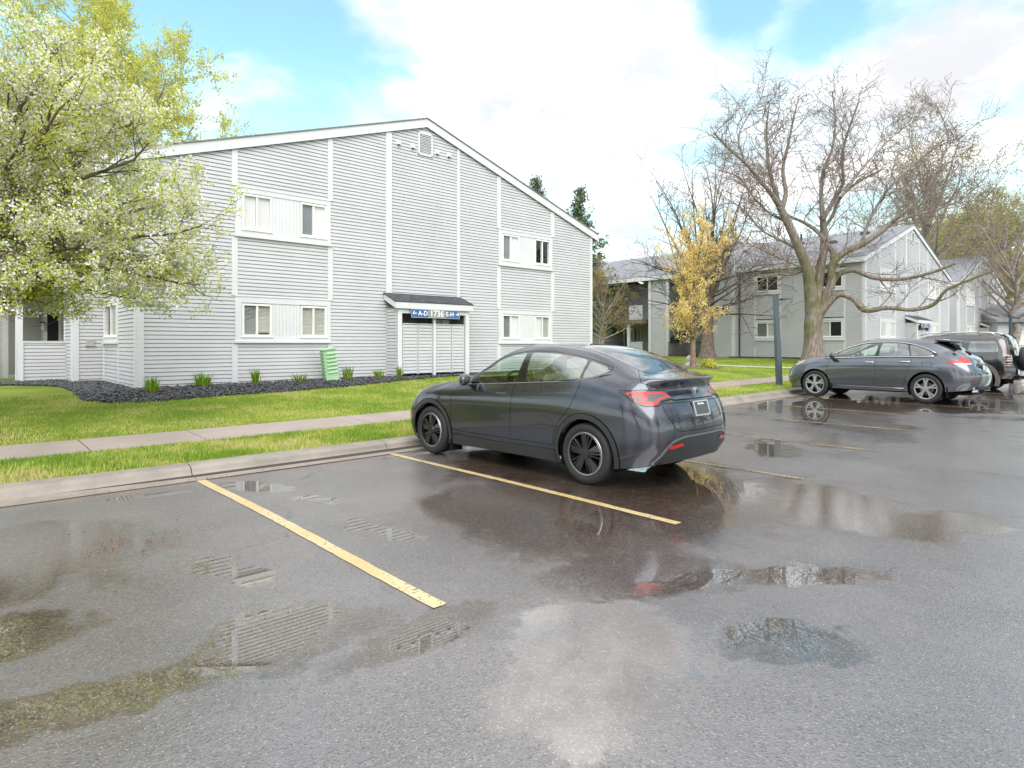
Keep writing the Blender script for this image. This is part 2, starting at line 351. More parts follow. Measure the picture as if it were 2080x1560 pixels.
sheet('kerb_joint_bed', [-20, 0, 10, 20, 30, 50, 110], [8.11, 8.73], lambda u, v: Lz(u)-.03 if v < 8.3 else Lz(u)+.06, joint_m)
# pavement slabs
wj = [-30]+[-7.6+1.52*0]+[]
wj = [-22, -14, -7.0, -4.2, -1.3, 1.49, 2.95, 5.74, 8.5, 11.3, 14.1, 16.9, 19.7, 22.5, 25.3, 28, 31, 34, 38, 42, 48, 56, 66, 80, 110]
mb = MB()
for a, b in zip(wj, wj[1:]):
    n = max(1, int((b-a)/1.4)); a2, b2 = a+.008, b-.008
    for k in range(n):
        p, q = a2+(b2-a2)*k/n, a2+(b2-a2)*(k+1)/n
        zf = lambda u, v: G(u, v)+.022
        mb.quad((p, 9.98, zf(p, 9.98)), (q, 9.98, zf(q, 9.98)), (q, 11.16, zf(q, 11.16)), (p, 11.16, zf(p, 11.16)))
        for vv in (9.98, 11.16): mb.quad((p, vv, zf(p, vv)-.08), (q, vv, zf(q, vv)-.08), (q, vv, zf(q, vv)), (p, vv, zf(p, vv)))
    for e in (a2, b2): mb.quad((e, 9.98, zf(e, 9.98)-.08), (e, 11.16, zf(e, 11.16)-.08), (e, 11.16, zf(e, 11.16)), (e, 9.98, zf(e, 9.98)))
tag(lotobj(mb.build('pavement', walk_m)), kind='structure')

def lawn_mat():
    m = bpy.data.materials.new('lawn_soil_and_thatch'); m.use_nodes = True; nt = m.node_tree; b = nt.nodes['Principled BSDF']
    tcn = nt.nodes.new('ShaderNodeTexCoord'); ob = tcn.outputs['Object']
    big = smooth(nt, noise_(nt, ob, .45, 6, .6), .34, .66); fine = noise_(nt, ob, 28, 5, .7)
    c = mixc(nt, big, (.13, .215, .018), (.275, .335, .045))
    c = mixc(nt, smooth(nt, noise_(nt, ob, 1.7, 6, .65), .60, .80), c, (.38, .36, .10))
    c = mixc(nt, smooth(nt, fine, .35, .75), mixc(nt, 1.0, c, (.62, .62, .6), 'MULTIPLY'), mixc(nt, 1.0, c, (1.25, 1.2, 1.1), 'MULTIPLY'))
    nt.links.new(c, b.inputs['Base Color']); b.inputs['Roughness'].default_value = .8; b.inputs['Specular IOR Level'].default_value = .2
    bn = nt.nodes.new('ShaderNodeBump'); bn.inputs['Strength'].default_value = .8; bn.inputs['Distance'].default_value = .03
    nt.links.new(fine, bn.inputs['Height']); nt.links.new(bn.outputs[0], b.inputs['Normal'])
    return m
lawn_m = lawn_mat()
sheet('lawn', [-160, -80, -40, -25]+list(np.arange(-15, 62, 1.0))+[65, 80, 110, 260], [8.74, 9.3, 9.95, 10.5, 11.15, 12, 12.75, 13.5, 14.2, 15, 15.9, 18, 25, 40, 90, 260], lambda u, v: G(u, v) if v > 8.8 else Lz(u)+.128, lawn_m)
sheet('far_lawn', [-160, -40, 0, 20, 40, 60, 100, 260], [-120, -40, -20, -14.3], lambda u, v: Lz(u)+.10, lawn_m)

# mulch bed of dark stone along the wall
bed = [(-3.2, 21.05), (.2, 21.0), (1.3, 20.7), (1.95, 20.0), (2.2, 19.0), (2.2, 17.4), (2.13, 16.1), (2.1, 15.1), (2.5, 14.65), (3.1, 14.5), (4.6, 14.72), (6.3, 14.8), (8.2, 15.1), (9.8, 15.5), (11.5, 15.75), (14, 15.9), (21, 16.0), (21, 17.05), (3.38, 17.05), (3.38, 21.15), (2.70, 21.15), (2.70, 22.45), (-3.2, 22.45)]
def inpoly(x, y, poly):
    c = False; n = len(poly)
    for i in range(n):
        (x1, y1), (x2, y2) = poly[i], poly[i-1]
        if (y1 > y) != (y2 > y) and x < (x2-x1)*(y-y1)/(y2-y1)+x1: c = not c
    return c
mulch_m = mat('dark_stone', (.045, .047, .054), .45, coat=.5, coat_rough=.2, var=.55, vscale=9, bump=.3, bscale=70)
soil_m = mat('damp_soil', (.03, .026, .024), .8, var=.4, vscale=6)
def bed_sheet(name, poly, step, dz, m):
    x0, x1 = min(p[0] for p in poly), max(p[0] for p in poly); y0, y1 = min(p[1] for p in poly), max(p[1] for p in poly)
    mb = MB(); nx = int((x1-x0)/step)+1; ny = int((y1-y0)/step)+1
    for i in range(nx):
        for j in range(ny):
            a, b = x0+i*step, y0+j*step
            if inpoly(a+step/2, b+step/2, poly):
                q = [(a, b), (a+step, b), (a+step, b+step), (a, b+step)]
                mb.add([(p[0], p[1], G(*p)+dz) for p in q], [(0, 1, 2, 3)])
    return tag(lotobj(mb.build(name, m, fix=False)), kind='structure')
bed_sheet('mulch_bed', bed, .12, .012, soil_m)
def scatter(n, poly):
    x0, x1 = min(p[0] for p in poly), max(p[0] for p in poly); y0, y1 = min(p[1] for p in poly), max(p[1] for p in poly); out = []
    while len(out) < n:
        a, b = random.uniform(x0, x1), random.uniform(y0, y1)
        if inpoly(a, b, poly): out.append((a, b))
    return out
def stones(name, pts, smin, smax, m, seed=1):
    r = np.random.default_rng(seed); V = []; F = []; base = np.array([(1, 0, 0), (-1, 0, 0), (0, 1, 0), (0, -1, 0), (0, 0, 1), (0, 0, -1)], float)
    fs = np.array([(0, 2, 4), (2, 1, 4), (1, 3, 4), (3, 0, 4), (2, 0, 5), (1, 2, 5), (3, 1, 5), (0, 3, 5)])
    for i, (a, b) in enumerate(pts):
        s = r.uniform(smin, smax); q = base*s*r.uniform(.55, 1.25, (6, 1))*np.array([1, .8, .55]); an = r.uniform(0, 6.28)
        ti = r.uniform(-.5, .5); rot = np.array([[math.cos(an), -math.sin(an), 0], [math.sin(an), math.cos(an), 0], [0, 0, 1]]) @ np.array([[1, 0, 0], [0, math.cos(ti), -math.sin(ti)], [0, math.sin(ti), math.cos(ti)]])
        V.append(q @ rot.T+np.array([a, b, G(a, b)+s*.35+r.uniform(0, .03)])); F.append(fs+6*i)
    return lotobj(npmesh(name, np.concatenate(V), np.concatenate(F), m))
near = [p for p in scatter(12500, bed) if p[0] < 12.5]
tag(stones('mulch_stones', near, .022, .06, mulch_m), 'dark grey crushed stone mulch along the foot of the near building', 'mulch', kind='stuff')

# painted bay lines
paint_w = None
def paint_mat(w0, w1):
    m = bpy.data.materials.new('worn_yellow_paint'); m.use_nodes = True; nt = m.node_tree; b = nt.nodes['Principled BSDF']
    tcn = nt.nodes.new('ShaderNodeTexCoord'); ob = tcn.outputs['Object']
    nz = noise_(nt, ob, 30, 5, .7); big = noise_(nt, ob, 1.3, 3)
    wear = smooth(nt, math_(nt, 'ADD', nz, math_(nt, 'MULTIPLY', big, .35)), w0, w1)
    c = mixc(nt, smooth(nt, big, .35, .65), (.54, .38, .155), (.60, .48, .27))
    nt.links.new(mixc(nt, wear, c, (.07, .06, .05)), b.inputs['Base Color']); b.inputs['Roughness'].default_value = .5
    b.inputs['Coat Weight'].default_value = .6; b.inputs['Coat Roughness'].default_value = .22; b.inputs['Coat IOR'].default_value = 1.33
    bn = nt.nodes.new('ShaderNodeBump'); bn.inputs['Strength'].default_value = .4; bn.inputs['Distance'].default_value = .005
    nt.links.new(noise_(nt, ob, 70, 3), bn.inputs['Height']); nt.links.new(bn.outputs[0], b.inputs['Normal'])
    return m
paint = paint_mat(.72, .86); paint_worn_sheen = paint_mat(.50, .74)  # far lines' fainter tone paints in wet sheen over them, besides wear
for i, (u0, w, v1) in enumerate([(2.325, .105, 8.24), (4.97, .095, 8.2), (7.62, .095, 8.2), (10.3, .095, 8.2), (13.0, .095, 8.2), (15.7, .095, 8.2), (18.35, .095, 8.2), (21.0, .095, 8.2), (23.65, .095, 8.2), (26.3, .095, 8.2), (-.33, .10, 8.24)]):
    mb = MB(); N = 40
    rr = random.Random(i)
    e = [(v, u0-w/2+rr.uniform(-.004, .004)+.012*math.sin(v*1.3+i), u0+w/2+rr.uniform(-.004, .004)+.012*math.sin(v*1.3+i)) for v in [3.22+(v1-3.22)*k/N for k in range(N+1)]]
    for (va, a0, a1), (vb, b0, b1) in zip(e, e[1:]):
        mb.quad((a0, va, Lz(a0)+.004), (a1, va, Lz(a1)+.004), (b1, vb, Lz(b1)+.004), (b0, vb, Lz(b0)+.004))
    tag(lotobj(mb.build('parking_line', paint if u0 < 6 else paint_worn_sheen, fix=False)), kind='structure')

# grass blades on the verge and the near lawn
def grass_blades(name, n, region, h0, h1, seed):
    r = np.random.default_rng(seed); pts = []
    while len(pts) < n:
        u, v = region(r)
        pts.append((u, v, G(u, v) if v > 8.8 else Lz(u)+.125))
    p = np.array(pts); N = len(p); an = r.uniform(0, 2*np.pi, N); h = r.uniform(h0, h1, N); w = r.uniform(.003, .0065, N); ln = r.uniform(0, .6, N)*h; la = r.uniform(0, 2*np.pi, N)
    d = np.stack([np.cos(an)*w, np.sin(an)*w, np.zeros(N)], 1); tip = p+np.stack([np.cos(la)*ln, np.sin(la)*ln, h], 1)
    V = np.stack([p-d, p+d, tip], 1).reshape(-1, 3); F = np.arange(3*N).reshape(N, 3)
    dry = np.array([noise.noise((a*.9, b*.9, 3.1))+.6*noise.noise((a*3.1, b*3.1, 0)) for a, b, c in pts])
    mi = np.where(dry+r.uniform(-.25, .25, N) > .42, 2, np.where(dry+r.uniform(-.5, .5, N) > 0, 1, 0))
    return lotobj(npmesh(name, V, F, [g1, g2, g3], mi))
g1 = mat('grass_green', (.175, .29, .028), .6, spec=.3); g2 = mat('grass_lime', (.41, .45, .095), .6, spec=.3); g3 = mat('grass_straw', (.50, .45, .18), .7, spec=.2)
def reg1(r):
    while True:
        u = r.uniform(-1.5, 9) if r.random() < .75 else r.uniform(9, 22); v = r.uniform(8.70, 9.98)
        return u, v
def reg2(r):
    while True:
        u = r.uniform(-.5, 12); v = r.uniform(11.15, 16)
        if not inpoly(u, v, bed): return u, v
def reg3(r):
    while True:
        u = r.uniform(11, 32); v = r.uniform(11.15, 17)
        if not inpoly(u, v, bed): return u, v
tag(grass_blades('verge_grass', 60000, reg1, .03, .075, 3), 'short spring grass on the verge beside the kerb', 'grass', kind='stuff')
tag(grass_blades('lawn_grass', 60000, reg2, .025, .055, 4), 'short spring grass in front of the mulch bed', 'grass', kind='stuff')
tag(grass_blades('far_lawn_grass', 25000, reg3, .03, .07, 5), 'short spring grass in front of the middle building', 'grass', kind='stuff')
# ------------------------------------------------------------------ apartment buildings (local frame: x along the gable, y into depth, z up from the ground)
class Wall:
    groove = .018
    def __init__(s, p0, p1):
        s.p = Vector((*p0, 0)); e = Vector((*p1, 0))-s.p; s.len = e.length; s.d = e.normalized(); s.n = Vector((s.d.y, -s.d.x, 0))
    def pt(s, a, z, o=0.0): q = s.p+s.d*a+s.n*o; return (q.x, q.y, z)
    def box(s, mb, a0, a1, z0, z1, o0, o1, mi=0):
        mb.hexa([s.pt(a0, z0, o1), s.pt(a1, z0, o1), s.pt(a1, z0, o0), s.pt(a0, z0, o0), s.pt(a0, z1, o1), s.pt(a1, z1, o1), s.pt(a1, z1, o0), s.pt(a0, z1, o0)], mi)
    def siding(s, mb, z0, z1, clip=None, holes=(), a0=0.0, a1=None, off=0.0, c=.1):
        a1 = s.len if a1 is None else a1; k = 0; z = z0
        while z < z1-1e-6:
            zt = min(z+c, z1)
            lo0, hi0 = (a0, a1) if clip is None else clip(z); lo1, hi1 = (a0, a1) if clip is None else clip(zt)
            segs = [(lo0, hi0, lo1, hi1)]
            for (h0, h1, hz0, hz1) in holes:
                if hz0 < (z+zt)/2 < hz1:
                    ns = []
                    for (l0, r0, l1, r1) in segs:
                        if h1 <= l0 or h0 >= r0: ns.append((l0, r0, l1, r1)); continue
                        if h0 > l0: ns.append((l0, h0, min(l1, h0), h0))
                        if h1 < r0: ns.append((h1, r0, h1, max(r1, h1)))
                    segs = ns
            for (l0, r0, l1, r1) in segs:
                if r0-l0 < .004: continue
                if r1-l1 < .001: l1 = r1 = (l1+r1)/2
                g_ = min(Wall.groove, (zt-z)*.5); dl, dr = (l1-l0)*g_/(zt-z), (r1-r0)*g_/(zt-z)
                mb.quad(s.pt(l0+dl, z+g_, off+.018), s.pt(r0+dr, z+g_, off+.018), s.pt(r1, zt, off+.008), s.pt(l1, zt, off+.008))
                mb.quad(s.pt(l0+dl, z+g_, off-.03), s.pt(r0+dr, z+g_, off-.03), s.pt(r0+dr, z+g_, off+.018), s.pt(l0+dl, z+g_, off+.018))
                mb.quad(s.pt(l0, z, off-.03), s.pt(r0, z, off-.03), s.pt(r0+dr, z+g_, off-.03), s.pt(l0+dl, z+g_, off-.03))
                mb.quad(s.pt(l0, z, off-.03), s.pt(l0, z, off+.008), s.pt(r0, z, off+.008), s.pt(r0, z, off-.03))
            z = zt
def board(w, name, par, a0, a1, z0, z1, o0=-.01, o1=.032, m=None, bevel=0):
    mb = MB(); w.box(mb, a0, a1, z0, z1, o0, o1); return mb.build(name, m or trimw, par, bevel=bevel)
def window(w, par, a0, a1, z0, z1, styles, simple=False, sill=True):
    mb = MB(); fw = .05
    for (p, q, r, s_) in ((a0, a1, z0, z0+fw), (a0, a1, z1-fw, z1), (a0, a0+fw, z0+fw, z1-fw), (a1-fw, a1, z0+fw, z1-fw)): w.box(mb, p, q, r, s_, -.06, .042)
    mid = (a0+a1)/2; w.box(mb, mid-.026, mid+.026, z0+fw, z1-fw, -.05, .028)
    f = mb.build('window', whitef, par)
    for (p, q) in ((a0+fw, mid-.026), (mid+.026, a1-fw)):
        g = MB(); g.quad(w.pt(p, z0+fw, .012), w.pt(q, z0+fw, .012), w.pt(q, z1-fw, .012), w.pt(p, z1-fw, .012)); g.build('pane', wgl, f, fix=False)
    for (p, q), st in zip(((a0+fw, mid), (mid, a1-fw)), styles):
        b = MB(); zz0, zz1 = z0+fw, z1-fw; mm = darkroom
        if st == 'dark': b.quad(w.pt(p, zz0, -.35), w.pt(q, zz0, -.35), w.pt(q, zz1, -.35), w.pt(p, zz1, -.35)); mm = darkroom
        elif st == 'shade': b.quad(w.pt(p, zz0, -.03), w.pt(q, zz0, -.03), w.pt(q, zz1, -.03), w.pt(p, zz1, -.03)); mm = shade_m
        elif st == 'screen': b.quad(w.pt(p, zz0, -.03), w.pt(q, zz0, -.03), w.pt(q, zz1, -.03), w.pt(p, zz1, -.03)); mm = screen
        elif st in ('vertical', 'curtain'):
            n = 9; mm = curt
            for k in range(n):
                x0 = p+(q-p)*k/n; x1 = p+(q-p)*(k+1)/n
                b.quad(w.pt(x0, zz0, -.045), w.pt(x1, zz0, -.025), w.pt(x1, zz1, -.025), w.pt(x0, zz1, -.045))
        elif st in ('slats', 'halfslats'):
            mm = cream; n = 20; top = zz1; bot = zz0 if st == 'slats' else zz0+.06
            for k in range(n):
                c0 = bot+(top-bot)*k/n; c1 = bot+(top-bot)*(k+.86)/n
                b.quad(w.pt(p, c0, -.025), w.pt(q, c0, -.025), w.pt(q, c1, -.04), w.pt(p, c1, -.04))
        if b.v: b.build('blind' if st not in ('dark', 'screen') else ('insect_screen' if st == 'screen' else 'dark_room'), mm, f, fix=False)
    if sill: board(w, 'window_sill', f, a0-.03, a1+.03, z0-.028, z0, -.01, .06, whitef)
    return f
def band(w, par, a0, a1, z0, z1, wins, simple=False):
    """white boarded strip that frames the windows of one storey: wins = [(a0, a1, z0, z1, styles)]"""
    mb = MB(); zl, zh = min(x[2] for x in wins)-.02, max(x[3] for x in wins)+.02
    w.box(mb, a0, a1, z0, zl, -.01, .036); w.box(mb, a0, a1, zh, z1, -.01, .036)
    xs = [a0]+[c for x in wins for c in (x[0]-.01, x[1]+.01)]+[a1]
    for i in range(0, len(xs), 2):
        p, q = xs[i], xs[i+1]
        if 0 < i < len(xs)-2 and q-p > .5:
            n = 8
            for k in range(n):
                s0 = p+(q-p)*k/n; s1 = p+(q-p)*(k+1)/n
                w.box(mb, s0+.004, s1-.004, zl, zh, -.01, .020)
            w.box(mb, p, q, zl, zh, -.02, .012)
        else: w.box(mb, p, q, zl, zh, -.01, .036)
    w.box(mb, a0-.03, a1+.03, z0-.05, z0, -.01, .075)      # drip ledge
    w.box(mb, a0-.01, a1+.01, z1, z1+.018, -.01, .05)
    mb.build('window_surround', trimw, par)
    for x in wins: window(w, par, *x[:5])

GW, EAVE, PITCH, DEPTH = 16.42, 5.40, .324, 24.0
def roofz(x): return EAVE+PITCH*min(x, GW-x)
def building(name, loc, label, side, depth=DEPTH, sign=True):
    b = empty(name, loc, TH); tag(b, label, 'apartment building', 'grey apartment buildings in a row')
    g = Wall((0, 0), (GW, 0))
    clip = lambda z: (0, GW) if z <= EAVE else ((z-EAVE)/PITCH, GW-(z-EAVE)/PITCH)
    bands = [(2.24, 4.90, 1.12, 2.29), (2.24, 4.90, 3.90, 5.15), (11.32, 14.06, 1.10, 2.29), (11.32, 14.06, 3.90, 5.15)]
    mb = MB(); ridge = EAVE+PITCH*GW/2
    g.siding(mb, -.25, ridge-.02, clip, bands)
    mb.build('gable_wall', vinyl, b, fix=False)
    # window strips
    st = [(('screen', 'halfslats'), ('slats', 'slats')), (('vertical', 'vertical'), ('screen', 'shade')), (('screen', 'curtain'), ('curtain', 'slats')), (('screen', 'shade'), ('dark', 'dark'))]
    for bi, (x0, x1, z0, z1) in enumerate(bands):
        s1, s2 = st[bi]; wz = (1.245, 2.11) if z0 < 2 else (4.06, 5.0)
        a, c = ((2.42, 3.20), (4.00, 4.77)) if x0 < 5 else ((11.49, 12.32), (13.12, 13.92))
        band(g, b, x0, x1, z0, z1, [(a[0], a[1], *wz, s1), (c[0], c[1], *wz, s2)])
    # vertical boards (they stop at the window strips)
    def vboard(a0, a1, spans, o1=.032):
        for z0, z1 in spans: board(g, 'trim_board', b, a0, a1, z0, z1, -.01, o1)
    zr = lambda a0, a1: min(roofz(a0), roofz(a1))
    for a0, a1 in ((2.16, 2.31), (4.82, 4.97), (11.25, 11.42), (13.99, 14.17)):
        vboard(a0, a1, ((-.2, 1.06), (2.31, 3.84), (5.17, zr(a0, a1))))
    vboard(6.72, 6.92, ((2.62, zr(6.72, 6.92)),), .05); vboard(9.47, 9.58, ((2.62, zr(9.47, 9.58)),))
    vboard(0, .15, ((-.25, EAVE),)); vboard(GW-.14, GW, ((-.25, EAVE),))
    # gable vent and exhaust hoods
    mb = MB(); v0, v1, z0, z1 = 7.90, 8.46, 7.12, 7.86
    for q in ((v0, v1, z0, z0+.06), (v0, v1, z1-.06, z1), (v0, v0+.06, z0, z1), (v1-.06, v1, z0, z1)): g.box(mb, *q, -.01, .05)
    for k in range(12):
        zz = z0+.07+k*.051; mb.quad(g.pt(v0+.05, zz, .045), g.pt(v1-.05, zz, .045), g.pt(v1-.05, zz+.035, .012), g.pt(v0+.05, zz+.035, .012))
    g.box(mb, v0+.03, v1-.03, z0+.03, z1-.03, -.0, .008, 1); mb.build('gable_vent', [trimw, MATS['rust_brown']], b)
    for x in (7.16, 7.69, 8.63, 9.11):
        mb = MB(); g.box(mb, x-.075, x+.085, 7.25, 7.43, .0, .022)
        mb.hexa([g.pt(x-.05, 7.27, .10), g.pt(x+.06, 7.27, .10), g.pt(x+.06, 7.27, .02), g.pt(x-.05, 7.27, .02), g.pt(x-.05, 7.36, .07), g.pt(x+.06, 7.36, .07), g.pt(x+.06, 7.39, .02), g.pt(x-.05, 7.39, .02)])
        g.box(mb, x-.04, x+.05, 7.262, 7.275, .03, .09, 1); mb.build('exhaust_hood', [trimw, darkroom], b)
    # roof: slab with shingle top, white rake boards and eave boards
    ov = .09; x0, zz0 = -.30, EAVE-PITCH*.30; xr = GW/2
    def roof_half(sg):
        mb = MB(); xe = x0 if sg < 0 else GW-x0; t = .27
        xm = xr; zm = ridge
        P = lambda x, z, y: (x, y, z)
        ye = depth+ov
        mb.quad(P(xe, zz0+t+.02, -ov-.03), P(xm, zm+t+.02, -ov-.03), P(xm, zm+t+.02, ye), P(xe, zz0+t+.02, ye), 0)
        mb.quad(P(xe, zz0+t-.01, -ov-.03), P(xm, zm+t-.01, -ov-.03), P(xm, zm+t+.02, -ov-.03), P(xe, zz0+t+.02, -ov-.03), 0)
        mb.quad(P(xe, zz0+t-.01, -ov-.03), P(xe, zz0+t+.02, -ov-.03), P(xe, zz0+t+.02, ye), P(xe, zz0+t-.01, ye), 0)
        return mb.build('roof', shingle, b, fix=False)
    def rake(sg):
        mb = MB(); xe = x0 if sg < 0 else GW-x0; t = .262
        pts = [(xe, zz0-.01), (xr, ridge-.01), (xr, ridge+t), (xe, zz0+t)]
        vs = [(x, -ov, z) for x, z in pts]+[(x, -ov+.03, z) for x, z in pts]; mb.add(vs, [(0, 1, 2, 3), (4, 7, 6, 5), (0, 4, 5, 1), (1, 5, 6, 2), (2, 6, 7, 3), (3, 7, 4, 0)])
        mb.quad((xe, -ov+.03, zz0+.03), (xr, -ov+.03, ridge+.03), (xr, 0.05, ridge+.03), (xe, 0.05, zz0+.03))
        mb.build('rake_board', trimw, b)
        mb = MB(); xs = sorted((xe, xe+.025*(-1 if sg < 0 else 1)))
        mb.box(xs[0], xs[1], -ov, depth+ov, zz0-.02, zz0+.25)
        xi = 0 if sg < 0 else GW
        mb.quad((xe, -ov+.03, zz0-.01), (xi, -ov+.03, zz0-.01), (xi, depth, zz0-.01), (xe, depth, zz0-.01))
        mb.build('eave_board', trimw, b)
    for sg in (-1, 1): roof_half(sg); rake(sg)
    # plain right side and back
    mb = MB(); rw = Wall((GW, 0), (GW, depth)); rw.siding(mb, -.25, EAVE); bw = Wall((GW, depth), (0, depth)); bw.siding(mb, -.25, ridge-.02, clip); mb.build('side_wall', vinyl, b, fix=False)
    # meter enclosure on the gable
    s0, s1, dd = 6.76, 9.49, .63; zt_w, zt_f = 2.60, 2.31
    lw = Wall((s0, 0), (s0, -dd)); mb = MB(); lw2 = Wall((s0, 0), (s0, -dd))
    wl = Wall((s0, -.0), (s0, -dd)); wl = Wall((s0, 0), (s0, -dd)); wl.n = Vector((-1, 0, 0))
    wl.siding(mb, -.1, 2.14); wr = Wall((s1, -dd), (s1, 0))
    enc = mb.build('meter_enclosure', vinyl, b, fix=False); mb = MB(); wr.siding(mb, -.1, 2.14); mb.build('enclosure_side', vinyl, enc, fix=False)
    f = Wall((s0, -dd), (s1, -dd))
    mb = MB(); y1 = -dd-.10; x0r, x1r = s0-.13, s1+.13
    mb.hexa([(x0r, y1, zt_f), (x1r, y1, zt_f), (x1r, .0, zt_w), (x0r, .0, zt_w), (x0r, y1, zt_f+.03), (x1r, y1, zt_f+.03), (x1r, .0, zt_w+.03), (x0r, .0, zt_w+.03)]); mb.build('enclosure_roof', shingle_d, enc)
    mb = MB(); mb.box(x0r+.02, x1r-.02, y1+.01, y1+.035, zt_f-.19, zt_f-.002)
    for xx in (x0r+.02, x1r-.045): mb.hexa([(xx, y1+.036, zt_f-.19), (xx+.025, y1+.036, zt_f-.19), (xx+.025, -.03, zt_w-.19), (xx, -.03, zt_w-.19), (xx, y1+.036, zt_f-.002), (xx+.025, y1+.036, zt_f-.002), (xx+.025, -.03, zt_w-.015), (xx, -.03, zt_w-.015)])
    mb.build('enclosure_fascia', trimw, enc)
    for a0, a1 in ((0, .15), (1.31, 1.39), (s1-s0-.15, s1-s0)): board(f, 'enclosure_post', enc, a0, a1, -.12, 2.12, -.08, .02)
    board(f, 'enclosure_header', enc, .15, s1-s0-.15, 1.98, 2.12, -.06, .012)
    for a0, a1 in ((.19, .74), (.76, 1.29), (1.41, 2.03), (2.05, s1-s0-.18)):
        mb = MB(); f.siding(mb, .13, 1.68, a0=a0, a1=a1, off=-.045)
        f.box(mb, a0, a0+.03, .12, 1.68, -.06, -.022); f.box(mb, a1-.03, a1, .12, 1.68, -.06, -.022); f.box(mb, a0, a1, 1.65, 1.68, -.06, -.022)
        d = mb.build('enclosure_door', vinyl, enc, fix=False)
    mb = MB(); f.box(mb, 1.55, 1.82, 1.2, 1.83, -.4, -.28); f.box(mb, 1.84, 2.12, 1.2, 1.83, -.4, -.28); mb.build('meter_box', MATS['meter_grey'], enc)
    mb = MB(); mb.quad((s0+.03, -.03, 0), (s1-.03, -.03, 0), (s1-.03, -.03, 2.1), (s0+.03, -.03, 2.1)); mb.build('enclosure_back', MATS['weathered'], enc, fix=False)
    side(b)
    return b, f, s0, dd
rust = mat('rust_brown', (.20, .13, .10), .7, var=.4, vscale=8); mat('meter_grey', (.42, .41, .39), .5); mat('weathered', (.17, .165, .16), .8, var=.3); mat('door_brown', (.06, .045, .04), .4)
mat('grey_siding_dark', (.26, .255, .25), .6); mat('lamp_glass', (.8, .78, .7), .3); mat('brass_dark', (.03, .028, .025), .4, metal=.4)
mat('recycle_blue', (.02, .13, .42), .4); mat('terracotta', (.35, .10, .05), .7); mat('concrete_pale', (.55, .54, .52), .7, var=.1)

